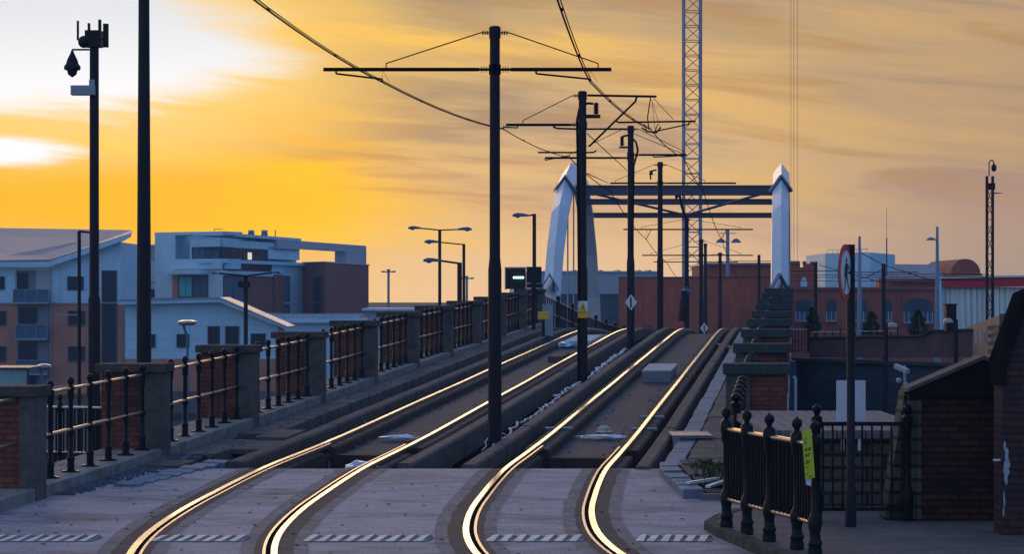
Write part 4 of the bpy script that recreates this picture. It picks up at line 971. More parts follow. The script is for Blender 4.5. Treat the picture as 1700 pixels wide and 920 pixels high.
B = Wall(1355, 230, 1375, 230); tag(B.box(MB(), 1352, 1376, 447, 560, 0, 8).box(B.pt(1351,448,.1), B.pt(1377,446,-8)).build('small_pale_block', m_clad2), 'narrow pale block tucked between the brick tower and the white box block', 'building')
p = W(1472, 345, 200); tag(MB().cyl((p.x,200,W(0,440,200).z-1), (p.x,200,W(0,395,200).z), .06, n=5).cyl((p.x,200,W(0,395,200).z), (p.x,200,p.z), .025, n=4).build('whip_antenna', m_frame), 'very thin whip antenna standing against the sky above the brick hall', 'antenna')
# marquee
B = Wall(1560, 120, 1720, 112); root = thing('marquee', B.pt(1640, 560), 'white canvas marquee with a dark red band along its top', 'tent')
e = MB(); nn_ = 60; o = 0; v0 = []
for i in range(nn_+1):
    x = 1571+(1720-1571)*i/nn_; of = .10*math.sin(i*1.7)+.05*math.sin(i*3.1+1); e.v += [B.pt(x, 477, .05+of*.3), B.pt(x, 556, .1+of)]
for i in range(nn_): e.f.append((2*i, 2*i+2, 2*i+3, 2*i+1))
e.build('canvas_wall', m_canvas, root, smooth=True)
e = MB(); B.poly(e, [(1573,462),(1720,460),(1720,476),(1573,478)], .35, .3); e.build('red_band', m_redcl, root); e = MB(); B.poly(e, [(1568,462),(1573,459),(1720,457),(1720,460),(1573,462.5)], .5, 8); e.build('roof', m_canvas, root)
e = MB(); B.box(e, 1569, 1572.5, 462, 556, .4, .3); e.build('corner_post', m_clad, root)
for x, yt, Y, lab, lh in ((1427,392,88,'tapering pale blue mast right of the round pedestrian sign',None),(1556,376,84,'tapering pale blue mast with a small lamp on its left side',(1538,1553,398))):
    p = W(x, yt, Y); root = thing('steel_mast', (p.x, Y, -2), lab, 'mast')
    MB().lathe((p.x, Y, 0), [(.13, -2), (.12, .6), (.09, 2.4), (.05, p.z-.05), (.03, p.z)], 14).build('column', m_crane, root, smooth=True)
    if lh:
        MB().cyl((p.x, Y, W(0,lh[2],Y).z), (W(lh[1],0,Y).x, Y, W(0,lh[2],Y).z), .02).build('lamp_arm', m_pole, root)
        q = W((lh[0]+lh[1])/2, lh[2]+1, Y); MB().lathe((q.x, Y, q.z), [(.19, 0), (.16, .06), (.07, .11), (.01, .12)], 12).build('lamp_shade', m_lampb, root)
r_ = lattice(1639.5, 1649, 295, -1.5, 78, 'narrow lattice mast with a hooked camera on top, in front of the marquee', 'lattice_mast', .62, m_pole, .03, ztop=W(0,292,78).z)
p = W(1642, 292, 78); q = W(1650, 272, 78)
MB().tube([(p.x, 78, p.z), (p.x, 78, q.z+.05), (p.x+.05, 78, q.z+.13), (q.x-.04, 78, q.z+.13), (q.x, 78, q.z)], .02).build('swan_neck', m_pole, r_)
MB().lathe((q.x, 78, q.z-.28), [(.02,0),(.09,.06),(.1,.18),(.05,.26),(.02,.3)], 10).build('dome_camera', m_pole, r_); MB().box((p.x-.02, 77.9, W(0,315,78).z), (p.x+.2, 78.1, W(0,304,78).z)).build('equipment_box', m_pole, r_)
MB().hexa([W(1645,322,78), W(1663,321,78), W(1663,321,78.3), W(1645,322,78.3)], [W(1646,319,78), W(1664,320,78), W(1664,320,78.3), W(1646,319,78.3)]).build('floodlight', m_lampb, r_)
# canal-side walls
B = Wall(1310, 72, 1600, 66); root = thing('canal_wall', B.pt(1450, 700), 'dark blue-stained retaining wall topped by a brick parapet across the basin', 'wall')
B.box(MB(), 1300, 1640, 598, 720, 0, 2).build('retaining_face', m_bluedk, root)
B.box(MB(), 1300, 1640, 594, 599, .12, .8).build('string_course', m_bluedk, root)
B.poly(MB(), [(1340,561),(1531,558),(1544,550),(1600,547),(1640,547),(1640,594),(1340,594)], -.1, .5).build('brick_parapet', mat('dull_parapet_brick', (.16,.09,.09), .85, .25, 3, spec=.2, bump=.3, stain=(.07,.05,.06), stain_amt=.6), root)
B.poly(MB(), [(1338,559),(1531,556),(1544,547.5),(1640,545),(1640,547.5),(1544,550),(1531,558.5),(1338,561.5)], .02, .7).build('wall_coping', m_bluedk, root)
def ptl(x, y): return B.pt(x, y, -.5)
simple_fence([ptl(1310, 585), ptl(1342, 585)], .75, 'short dark bar fence just right of the stepped piers', 'fence', .13, pr=.035, br=.014, railm=m_hand, rr=.018)
simple_fence([ptl(1345, 562), ptl(1395, 562), ptl(1445, 561), ptl(1490, 561)], .23, 'low rail with pegs running along the brick parapet across the basin', 'rail', .28, pr=.02, br=.02, rails=(.9,), railm=m_hand, rr=.018)
tag(MB().box(W(1309,600,50), W(1322,690,50)+Vector((0,20,-3))).build('side_wall', m_bluedk), 'dark wall running back from the foot of the stepped piers', 'wall')
q = W(1318,0,32.4)
# tan ribbed wall rising to the right
root = thing('tan_wall', W(1640,600,60), 'sunlit tan wall with ribbed brackets rising behind the gabled brick pier', 'wall')
MB().hexa([W(1600,600,68), W(1660,604,60), W(1660,604,61)+Vector((.5,0,0)), W(1600,600,69)], [W(1600,545,68), W(1660,523,60), W(1660,523,61)+Vector((.5,0,0)), W(1600,545,69)]).build('wall_face', m_tan, root)
for k in range(5):
    z = 540+k*13; MB().hexa([W(1641,z+9,60.6), W(1657,z+10,59.6), W(1657,z+10,60.2), W(1641,z+9,61)], [W(1639,z+2,60.4), W(1659,z,59.3), W(1659,z,60.2), W(1639,z+2,61)]).build('bracket_rib', m_tan, root)
MB().hexa([W(1659,606,59.5), W(1700,606,58), W(1700,606,60), W(1659,606,61)], [W(1659,521,59.5), W(1700,520,58), W(1700,520,60), W(1659,521,61)]).build('end_panel', m_bluedk, root)
for x in (1621, 1635): MB().box(W(x-3,570,61.5), W(x+3,548,61.2)).build('wall_lamp', m_greyst, root)
# bollard lamps over the basin
for x0, x1, xp, yt, yb, Y, lab in ((1472,1490,1471,541,720,64,'hooded walkway lamp on a thin dark post in front of the basin wall'), (1565,1583,1587,534,610,62,'hooded walkway lamp beside a dark slab near the marquee')):
    p = W(xp, yt, Y); root = thing('walkway_lamp', (p.x, Y, W(0,yb,Y).z), lab, 'lamp', 'hooded walkway lamps by the basin')
    MB().cyl((p.x, Y, W(0,yb,Y).z), (p.x, Y, p.z+.06), .06, n=8).build('column', m_pole, root)
    q0, q1 = W(x0,yt,Y), W(x1,yt,Y); xm = (q0.x+q1.x)/2; rr_ = (q1.x-q0.x)/2
    MB().lathe((xm, Y, p.z-.03), [(rr_, 0), (rr_*.92, .06), (rr_*.55, .11), (.02, .13)], 14).build('hood', m_lens, root, smooth=True)
    MB().tube([(p.x, Y, p.z+.03), (xm, Y, p.z+.03)], .03).build('lamp_arm', m_pole, root)
tag(MB().box(W(1571,550,63), W(1588,505,63)+Vector((0,.4,0))).box(W(1570,507,62.95), W(1589,504.5,63)+Vector((0,.5,0))).build('dark_slab', m_pole), 'upright dark slab in front of the marquee corner', 'panel')
# shrubs in front of the brick hall
def conifer(x, yt, yb, Y, wpx, label):
    p = W(x, yb, Y); t = W(x, yt, Y); root = thing('evergreen_tree', p, label, 'tree', 'small evergreens in front of the brick hall')
    H = t.z-p.z; MB().cyl(p, (p.x, Y, t.z-.1), .07, .01, n=6).build('trunk', m_bark, root)
    m_ = MB(); rb = wpx/2*Y/FPX
    for i in range(900):
        f = random.random()**1.3; r_ = rb*(1-f)**.8*(.5+.5*random.random()**.5)*(1+.25*math.sin(f*17+x)); a = random.random()*6.283
        c = Vector((p.x+r_*math.cos(a), Y+r_*math.sin(a), p.z+.05+H*f)); s_ = .045+.05*random.random()
        d_ = Vector((math.cos(a), math.sin(a), .5+random.uniform(-.3,.3))).normalized()*s_*2; e_ = d_.orthogonal().normalized()*s_*.6
        o_ = len(m_.v); m_.v += [c-e_, c+e_, c+d_]; m_.f.append((o_, o_+1, o_+2))
    m_.build('crown', m_fir, root)
conifer(1349, 514, 552, 90, 24, 'small dark evergreen left of the others, beside the arched window near the white arch')
conifer(1447, 521, 558, 88, 24, 'small evergreen between the pale mast and the hooded lamp')
conifer(1524, 518, 560, 86, 30, 'largest of the small evergreens, below the wide arched window')

# ------------------------------------------------------------------ right foreground
pv = MB(); poly = [(2.17,24.0),(2.25,23.2),(2.42,22.2),(2.67,20.9),(3.05,19.2),(3.6,17),(4.6,13.5),(14,13.5),(14,31.5),(5.2,31.5),(5.2,26.0),(3.1,26.0),(2.6,25.4),(2.28,24.6)]
pv.prism(poly, 'z', -.4, .095); struct(pv.build('pavement', m_pave, org=(0, 0, 0)))
kb = MB(); kp = [(2.6,25.4),(2.28,24.6),(2.12,23.95),(2.2,23.2),(2.37,22.2),(2.62,20.9),(3.0,19.2),(3.55,17),(4.55,13.5)]
for i in range(len(kp)-1):
    a, b = Vector((*kp[i], 0)), Vector((*kp[i+1], 0)); k = max(1, round((b-a).length/.9)); nn2 = (b-a).normalized(); nn2 = Vector((-nn2.y, nn2.x, 0)); 
    if nn2.x < 0: nn2 = -nn2
    for j in range(k):
        p_, q_ = a.lerp(b, j/k), a.lerp(b, (j+1)/k-.02)
        hh = .098+random.uniform(0, .012)
        kb.hexa([p_+Vector((0,0,-.3))-nn2*.01, q_+Vector((0,0,-.3))-nn2*.01, q_+nn2*.13+Vector((0,0,-.3)), p_+nn2*.13+Vector((0,0,-.3))], [p_+Vector((0,0,hh)), q_+Vector((0,0,hh)), q_+nn2*.13+Vector((0,0,hh)), p_+nn2*.13+Vector((0,0,hh))])
struct(kb.build('kerb', m_mosskb, org=(0, 0, 0), bevel=.012))
# blue edging kerb turning into the street and broken flags behind it
kb = MB(); kp = [(2.14,27.15),(2.13,27.9),(2.10,28.7),(2.06,29.5),(2.06,30.3),(2.12,31.0)]
for i in range(len(kp)-1):
    a, b = Vector((*kp[i], 0)), Vector((*kp[i+1], 0)); z = zt(a.y)
    for j in range(2):
        p_, q_ = a.lerp(b, j/2), a.lerp(b, (j+1)/2-.02); hh = z+.11+random.uniform(-.01,.012)
        kb.hexa([p_+Vector((0,0,z-.2)), p_+Vector((.27,.03,z-.2)), q_+Vector((.27,.03,z-.2)), q_+Vector((0,0,z-.2))], [p_+Vector((0,0,hh)), p_+Vector((.27,.03,hh)), q_+Vector((.27,.03,hh)), q_+Vector((0,0,hh))])
struct(kb.build('kerb', m_kerb, org=(0, 0, 0), bevel=.015))
fl = MB()
for i in range(3):
    for j in range(7):
        if (i, j) in ((0, 1), (1, 0)): continue
        x0 = 2.46+.34*i+.06*math.sin(j); y0 = 27.25+.62*j; z = zt(y0)+.05+random.uniform(-.03,.03)
        if i == 2 and j > 5: continue
        fl.hexa([(x0,y0,z-.3),(x0+.32,y0,z-.3),(x0+.33,y0+.6,z-.3),(x0,y0+.6,z-.3)], [(x0,y0,z+random.uniform(-.01,.01)),(x0+.32,y0,z),(x0+.33,y0+.6,z+.02),(x0,y0+.6,z+.015)])
struct(fl.build('broken_flags', m_slab, org=(0, 0, 0), bevel=.012))
struct(MB().box((2.4, 27.1, -.4), (3.6, 31.3, .1)).build('rough_ground', m_dark, org=(0, 0, 0)))
tag(MB().box((2.36, 26.98, -.2), (3.3, 27.12, .12)).build('edging_beam', m_timber), 'weathered beam lying across the end of the broken flags', 'beam')
for i, (x, y, a_, lab) in enumerate(((2.62,27.7,.5,'pale plank end lying loose behind the blue kerb'), (2.5,28.1,.9,'shorter pale stick lying beside the plank end'))):
    q = Vector((x, y, zt(y)+.13)); d_ = Vector((-math.sin(a_), -math.cos(a_), -.06)); tag(MB().bar(q+d_*-.35, q+d_*.3, .07, .03).build('plank', m_signw), lab, 'plank')
# weeds
wd = MB()
for c in ((2.78,28.4,.10,.26),(2.72,29.1,.1,.15),(3.05,28.1,.1,.24),(2.95,29.9,.12,.12),(2.75,30.6,.16,.1)):
    for i in range(130):
        a = random.random()*6.28; r_ = abs(random.gauss(0,.12)); p_ = Vector((c[0]+r_*math.cos(a), c[1]+r_*math.sin(a)*1.5, zt(c[1])+.06)); h = c[3]*random.uniform(.4,1.1)
        t_ = p_+Vector((random.gauss(0,.06), random.gauss(0,.06), h)); e_ = Vector((random.uniform(-1,1), random.uniform(-1,1), 0)).normalized()*.018
        o_ = len(wd.v); wd.v += [p_-e_, p_+e_, t_+e_*.8, t_-e_*.2]; wd.f.append((o_,o_+1,o_+2,o_+3))
tag(wd.build('weeds', m_leaf), 'straggly green weeds growing between the broken flags', 'weeds', kind='stuff')
# guard rail
gp = [(W(1206,0,23.3).x,23.3,.1), (W(1240,0,22.65).x,22.65,.1), (W(1277,0,22.0).x,22.0,.1), (W(1323,0,21.3).x,21.3,.1), (W(1353,0,20.75).x,20.75,.1)]
GR = thing('guard_rail', gp[0], 'black ball-topped guard rail with gold-lit rails and dense bars at the pavement edge', 'guard rail')
hG = 1.29
for p in gp:
    MB().lathe(p, [(.07,0),(.07,.05),(.06,.09),(.075,.12),(.055,.16),(.05,.22),(.066,.28),(.07,.34),(.045,.4),(.036,.42),(.034,.9),(.05,.93),(.055,1.0),(.064,1.03),(.066,1.13),(.05,1.15),(.026,1.17),(.03,1.19),(.05,1.215),(.053,1.245),(.044,1.275),(.018,1.29),(.012,1.30),(.003,1.305)], 16).build('post', m_iron, GR, smooth=True)
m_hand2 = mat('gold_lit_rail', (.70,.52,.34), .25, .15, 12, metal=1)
for i in range(4):
    a, b = Vector(gp[i]), Vector(gp[i+1])
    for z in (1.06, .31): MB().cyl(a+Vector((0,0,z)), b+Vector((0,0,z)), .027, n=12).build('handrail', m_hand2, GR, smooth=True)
    k = 7; f = MB()
    for j in range(1, k): q = a.lerp(b, j/k); f.box(q+Vector((-.024,-.012,.29)), q+Vector((.024,.012,1.05)))
    f.build('infill_bars', m_iron, GR)
# yellow notice on the guard rail
q = Vector(gp[4]); zc_ = 2.6; Yn = 20.62
NR = thing('yellow_notice', W(1342,795,Yn), 'yellow paper notice with a blue arrow hanging crookedly on the guard rail end', 'notice')
def nq(x, y, off): return W(x, y, Yn-off)
c4 = [(1331,716),(1347,712),(1353,793),(1337,798)]
MB().hexa([nq(x,y,0) for x, y in c4], [nq(x,y,.006) for x, y in c4]).build('sheet', m_yellow, NR)
def npx(s_, t_): # position on the sheet
    ax, ay = 1331+(1347-1331)*s_, 716-4*s_; bx_, by_ = 1337+16*s_, 798-5*s_; return ax+(bx_-ax)*t_, ay+(by_-ay)*t_
tx = MB()
def strip(s0, s1, t0, t1):
    P_ = [npx(s0,t0), npx(s1,t0), npx(s1,t1), npx(s0,t1)]; tx.hexa([nq(x,y,.007) for x, y in P_], [nq(x,y,.009) for x, y in P_])
for (t0, segs) in ((.37,[(.15,.5),(.56,.85)]),(.405,[(.12,.42),(.48,.8)]),(.48,[(.18,.4),(.45,.65)]),(.515,[(.15,.6)]),(.62,[(.2,.45),(.5,.62)]),(.66,[(.15,.55)]),(.74,[(.2,.4)]),(.88,[(.2,.32)]),(.95,[(.35,.75)]),(.17,[(.2,.4)])):
    for a, b in segs: strip(a, b, t0, t0+.02)
tx.build('notice_lettering', m_ink, NR)['kind'] = 'stuff'
P_ = [npx(.22,.22), npx(.42,.22), npx(.42,.27), npx(.32,.32), npx(.22,.27)]
MB().hexa([nq(x,y,.007) for x, y in P_], [nq(x,y,.009) for x, y in P_]).build('arrow_mark', mat('notice_blue', (.02,.28,.45), .6), NR)
P_ = [(1337.5,797),(1347,796),(1346.5,808),(1338,805)]
tag(MB().hexa([nq(x,y,-.02) for x, y in P_], [nq(x,y,-.016) for x, y in P_]).build('paper_tag', m_board), 'small torn white tag hanging below the yellow notice', 'tag')
# flat bar fence facing the camera
root = thing('bar_fence', W(1435,850,24.0), 'flat black bar fence across the pavement, behind the round sign post', 'fence')
Yf = 24.0; z0, z1 = W(0,846,Yf).z, W(0,703,Yf).z
fr = MB().box((W(1352,0,Yf).x, Yf-.02, z1-.03), (W(1508,0,Yf).x, Yf+.02, z1+.015)).box((W(1352,0,Yf).x, Yf-.02, z0-.02), (W(1508,0,Yf).x, Yf+.02, z0+.02)); fr.build('rail', m_iron, root)
f = MB()
for k in range(9): x = W(1366+16.3*k,0,Yf).x; f.cyl((x, Yf, z0), (x, Yf, z1), .012, n=6)
f.build('infill_bars', m_iron, root)
for x in (1356, 1506):
    X = W(x,0,Yf).x; MB().lathe((X, Yf, .095), [(.06,0),(.06,.2),(.075,.3),(.05,.36),(.04,.4),(.04,1.0),(.06,1.05),(.06,1.15),(.03,1.18),(.05,1.23),(.05,1.26),(.01,1.3)], 12).build('post', m_iron, root, smooth=True)
# round sign
Ys = 23.4; X = W(1412.5,0,Ys).x; root = thing('no_pedestrians_sign', (X, Ys, .095), 'round red-ringed no-pedestrians sign seen edge-on on a dark post', 'sign')
MB().lathe((X, Ys, 0), [(.06,.095),(.06,.5),(.045,.52),(.045,W(0,406,Ys).z)], 14).build('post', m_pole, root, smooth=True)
cc = Vector((W(1404.5,0,Ys-.2).x, Ys-.2, W(0,453,Ys).z)); ang = R(67); nx_, ny_ = math.sin(ang), -math.cos(ang)   # face normal turned to the left
ax_ = Vector((-ny_, nx_, 0)); nz_ = Vector((nx_, ny_, 0))
if nz_.y > 0: nz_ = -nz_
ax_ = Vector((0,0,1)).cross(nz_)   # to the viewer's right on the face
def disc(r_, o0, o1, n_=40):
    P_ = [ax_*math.cos(2*math.pi*k/n_)*r_+Vector((0,0,1))*math.sin(2*math.pi*k/n_)*r_ for k in range(n_)]
    return MB().hexa([cc+p_+nz_*o0 for p_ in P_], [cc+p_+nz_*o1 for p_ in P_])
disc(.305, -.012, 0).build('sign_ring', m_red, root); disc(.235, .001, .004).build('sign_face', m_signw, root)
def fig(pts, name='pedestrian_mark'):
    m_ = MB(); m_.hexa([cc+ax_*a+Vector((0,0,b))+nz_*.005 for a, b in pts], [cc+ax_*a+Vector((0,0,b))+nz_*.007 for a, b in pts]); return m_
pm = MB()
for pts in ([(-.03,.135),(0,.165),(.03,.135),(.02,.11),(-.02,.11)], [(-.045,.10),(.03,.10),(.055,.05),(.045,-.02),(.03,-.04),(-.06,-.04),(-.07,0)], [(.03,.09),(.10,.03),(.13,.02),(.135,.04),(.105,.055),(.05,.10)], [(-.05,.09),(-.085,.0),(-.085,-.05),(-.07,-.05),(-.06,.0),(-.03,.06)],
            [(-.05,-.03),(.0,-.03),(-.04,-.12),(-.08,-.20),(-.11,-.20),(-.07,-.11)], [(-.01,-.03),(.04,-.03),(.07,-.12),(.12,-.18),(.10,-.195),(.04,-.12)]):
    m_ = fig(pts); pm.v, pm.f = pm.v+m_.v, pm.f+[tuple(i+len(pm.v)-0 for i in f_) for f_ in m_.f] if False else pm.f
    o_ = len(pm.v)-len(m_.v); pm.f += [tuple(i+o_ for i in f_) for f_ in m_.f]
pm.build('pedestrian_mark', m_ink, root)
MB().cyl(cc+nz_*-.02, Vector((X, Ys, cc.z)), .02).build('sign_clamp', m_pole, root)
# blank white board behind the post
Yb = 25.6; tag(MB().box(W(1389,700,Yb), W(1437,632,Yb)+Vector((0,.02,0))).cyl(W(1400,700,Yb)+Vector((0,.05,-.35)), W(1400,640,Yb)+Vector((0,.05,0)), .02).cyl(W(1428,700,Yb)+Vector((0,.05,-.35)), W(1428,640,Yb)+Vector((0,.05,0)), .02).build('blank_board', m_board), 'blank lilac-white board standing behind the round sign post', 'board')
# low stone wall with broad boarded top
root = thing('low_stone_wall', (3.9, 25.8, .1), 'low dark stone wall with a broad boarded top, behind the bar fence', 'wall')
m_rub = brick('rubble_stone', (.15,.125,.10), (.09,.075,.06), (.03,.027,.025), .42, .15, amt=.55, msize=.02)
zc_ = 1.02
MB().hexa([(3.35,25.7,-.5),(5.0,25.7,-.5),(5.0,29.3,-.5),(3.35,29.3,-.5)], [(3.35,25.7,zc_-.12),(5.0,25.7,zc_-.12),(5.0,29.3,zc_-.1),(3.35,29.3,zc_-.1)]).build('stone_face', m_rub, root)
tb = MB()
for k in range(12):
    x0 = 3.0+.17*k; tb.hexa([(x0,25.62,zc_-.12),(x0+.155,25.62,zc_-.12),(x0+.155,29.6,zc_-.1),(x0,29.6,zc_-.1)], [(x0,25.62,zc_-.02),(x0+.155,25.62,zc_-.02),(x0+.155,29.6,zc_+.0),(x0,29.6,zc_+.0)])
tb.build('boarded_top', m_timber, root, bevel=.006)
# gabled brick pier
root = thing('gabled_brick_pier', (4.95, 24.0, .1), 'squat sooty brick pier with a gabled stone top, right of the bar fence', 'pier')
Yp = 24.0; x0, x1, xa = W(1522,0,Yp).x, W(1680,0,Yp).x, W(1632,0,Yp).x; zw = W(0,655,Yp).z
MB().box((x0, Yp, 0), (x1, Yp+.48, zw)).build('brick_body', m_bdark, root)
MB().box((x0-.09, Yp+.02, 0), (x0+.055, Yp+.45, zw-.002)).box((x0-.004, Yp-.02, 0), (x0+.055, Yp+.2, zw-.002)).build('stone_quoin', m_rub, root, bevel=.01)
zg = W(0,597,Yp).z; xl = W(1509,0,Yp).x; zl = W(0,650,Yp).z; xr = W(1700,0,Yp).x
MB().prism([(xl, zl-.06), (xl, zl), (xa, zg), (xr, zl+.12), (xr, zl-.06)], 'y', Yp-.06, Yp+.5).build('gable_stone', m_dark, root)
MB().prism([(xl-.03, zl-.005), (xl-.03, zl+.035), (xa, zg+.045), (xa, zg+.004)], 'y', Yp-.08, Yp+.34).prism([(xa, zg+.004), (xa, zg+.045), (xr, zl+.165), (xr, zl+.125)], 'y', Yp-.08, Yp+.34).build('gable_coping', m_stone, root)
MB().prism([(xl-.25, .1), (xl-.03, .1), (xl-.03, zl), ], 'y', Yp+.1, Yp+.45).build('buttress', m_rub, root)
# big brick wall at the right edge
root = thing('edge_brick_wall', (5.4, 22.6, .1), 'brick wall at the right edge with a raking coping and flaked white paint', 'wall')
Yw = 22.6; xw = W(1664,0,Yw).x
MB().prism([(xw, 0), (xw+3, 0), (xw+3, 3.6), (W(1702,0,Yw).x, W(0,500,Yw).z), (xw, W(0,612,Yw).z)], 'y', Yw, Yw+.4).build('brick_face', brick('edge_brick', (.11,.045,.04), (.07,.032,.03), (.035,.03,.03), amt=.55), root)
MB().prism([(xw-.05, W(0,640,Yw).z), (xw-.05, W(0,600,Yw).z), (W(1700,0,Yw).x-.02, W(0,487,Yw).z), (xw+3, 3.8), (xw+3, 3.65), (W(1704,0,Yw).x, W(0,505,Yw).z), (xw+.03, W(0,616,Yw).z), (xw+.03, W(0,640,Yw).z)], 'y', Yw-.05, Yw+.42).build('raking_coping', m_dark, root)
fk = MB()
for (x, y, a, b) in ((1668,742,3,9),(1671,757,4,14),(1669,778,4,12),(1673,770,4,10),(1670,795,3,12),(1667,830,2,16),(1666,850,1.6,10),(1672,785,5,8)):
    c = W(x, y, Yw-.004); s_ = Yw/FPX; fk.v_ = 0
    P_ = []
    for k in range(9): an = 2*math.pi*k/9; rr_ = random.uniform(.6, 1.1); P_.append((c.x+a*s_*math.cos(an)*rr_, c.z+b*s_*math.sin(an)*rr_))
    P_ = [(max(q_[0], xw+.002), q_[1]) for q_ in P_]
    fk.prism(P_, 'y', Yw-.006-random.random()*.004, Yw+.01)
fk.build('flaked_paint', mat('flaked_white_paint', (.42,.42,.47), .8, .3, 20), root)
MB().box(W(1650,763,Yw-.0), W(1661,766,Yw)+Vector((0,.05,0))).build('reflector_stud', m_white2, root)
# cctv on the pier side
root = thing('cctv_camera', W(1500,640,30), 'small security cameras on a pipe, beside the gabled pier', 'camera')
a = W(1502,690,30); MB().cyl(a, W(1502,607,30), .02).build('pipe', m_greyst, root)
MB().bar(W(1487,608,30), W(1507,617,29.7), .06, .06).build('bullet_camera', m_greyst, root); MB().ball(W(1492,632,30), .04).ball(W(1503,638,30), .035).build('dome_camera', m_greyst, root)
tag(MB().cyl(W(1470,600,50), W(1470,690,50), .035).build('thin_post', m_pole), 'thin dark post standing in the basin below the hooded lamp', 'post')
tag(MB().cyl(W(1321,628,32.3), W(1321,700,32.3), .02).cyl(W(1321,628,32.3), W(1317,626,32.3), .02).build('drainpipe', m_greyst), 'pale drainpipe at the right corner of the nearest stepped pier', 'pipe')
tag(MB().box(W(1308.5,600,76), W(1311,474,76)).build('white_pipe', m_white), 'thin white upright below the right arch, beside the stepped caps', 'pipe')

# ------------------------------------------------------------------ rumble strips across the street (triangular blocks)
Yr = 23.0
RB = [(-60,160,'leftmost pale rumble strip, outside the leftmost rail'),(255,408,'pale rumble strip between the two left-hand rails'),(507,714,'pale rumble strip between the two tracks, the longest one'),(808,968,'pale rumble strip between the two right-hand rails'),(1055,1180,'rightmost pale rumble strip, next to the kerb')]
for xa_, xb_, lab in RB:
    cols_ = []; m_ = MB(); n_ = round((xb_-xa_)/22.5); wd_ = (xb_-xa_)/n_
    for k in range(n_):
        x0 = W(xa_+k*wd_,0,Yr).x; x1 = W(xa_+(k+.95)*wd_,0,Yr).x; z = zt(Yr)-.004; dz = .07+random.uniform(-.008,.008); xm = x0+(x1-x0)*random.uniform(.5,.62); s_ = random.uniform(.02,.05)
        y0, y1 = Yr-.19, Yr+.15
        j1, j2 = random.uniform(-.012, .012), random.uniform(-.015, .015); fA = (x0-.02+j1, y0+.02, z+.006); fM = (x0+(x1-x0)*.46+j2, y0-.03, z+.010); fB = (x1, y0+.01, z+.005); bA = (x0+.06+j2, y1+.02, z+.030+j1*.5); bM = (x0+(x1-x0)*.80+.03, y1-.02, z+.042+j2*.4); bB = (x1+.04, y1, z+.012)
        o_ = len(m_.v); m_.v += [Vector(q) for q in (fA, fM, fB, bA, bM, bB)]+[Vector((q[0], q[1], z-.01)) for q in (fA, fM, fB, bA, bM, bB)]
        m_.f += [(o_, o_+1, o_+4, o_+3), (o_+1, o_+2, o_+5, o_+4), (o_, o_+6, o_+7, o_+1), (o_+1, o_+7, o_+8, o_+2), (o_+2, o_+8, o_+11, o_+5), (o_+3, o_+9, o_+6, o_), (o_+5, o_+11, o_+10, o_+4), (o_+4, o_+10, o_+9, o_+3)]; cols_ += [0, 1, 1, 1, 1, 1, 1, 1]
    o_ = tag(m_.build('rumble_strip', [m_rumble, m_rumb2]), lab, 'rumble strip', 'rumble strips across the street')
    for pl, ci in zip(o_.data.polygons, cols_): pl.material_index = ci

# ------------------------------------------------------------------ clutter on the tracks
def on(x, y, w_=0.):   # ground point seen at a photo position, on the deck surface
    Y = 30.
    for _ in range(60): Y = (EYE-(zt(Y)+w_))*FPX/(y-490)*.5+Y*.5
    return W(x, y, Y)
c = on(1090, 636, -.2); root = thing('concrete_block', c, 'large pale concrete box sitting between the two right-hand rails', 'block')
Ln = 2.6; h_ = .24
def blk(c, wx, ln, h_, z0=0, ins=0):
    a = []
    for (du, dy) in ((-wx/2+ins, ins), (wx/2-ins, ins), (wx/2-ins, ln-ins), (-wx/2+ins, ln-ins)):
        y = c.y+dy; a.append(Vector((c.x+du+SL*dy, y, zt(y)-.2)))
    return [p_+Vector((0,0,z0)) for p_ in a], [p_+Vector((0,0,z0+h_)) for p_ in a]
MB().hexa(*blk(c, .68, Ln, .25)).build('box_body', mat('bluish_concrete', (.22,.25,.27), .8, .25, 5, bump=.3, stain=(.1,.11,.12), stain_amt=.6), root, bevel=.015)
MB().hexa(*blk(c, .72, Ln+.04, .05, .25)).build('lid', mat('pale_concrete', (.42,.40,.39), .75, .15, 6, bump=.2), root, bevel=.012)
c = on(922, 602, -.2); tag(MB().hexa(*blk(c, .42, 1.9, .17)).build('dark_box', m_upst, bevel=.012), 'low dark box between the two left-hand rails, beside the second pole', 'box')
c = on(958, 578, -.2); tag(MB().hexa(*blk(c, .85, 4.0, .22)).build('pale_slab', mat('pale_slab', (.50,.50,.52), .7, .1, 6), bevel=.012), 'broad pale slab between the left-hand rails just before the crest', 'slab')
c = on(1165, 552, -.2); tag(MB().hexa(*blk(c, .9, .6, .3)).build('dark_sleeper', m_dark, bevel=.02), 'dark cross sleeper between the right-hand rails at the crest', 'sleeper')
# drain boxes beside rails
for (x, y, wpx, dark, lab) in ((1083,693,40,0,'farther pale drain plate across the rightmost rail'),(1070,713,42,0,'nearer pale drain plate across the rightmost rail'),(928,712,46,0,'pale drain plate across the rail right of the poles')):
    c = on(x, y, -.03); hw = wpx/2*c.y/FPX
    tag(MB().box((c.x-hw, c.y-.14, c.z-.03), (c.x-.05, c.y+.16, c.z+.02)).box((c.x+.05, c.y-.14, c.z-.03), (c.x+hw, c.y+.16, c.z+.02)).build('drain_plate', m_kerb, bevel=.008), lab, 'drain plate', 'drain plates over the rails')
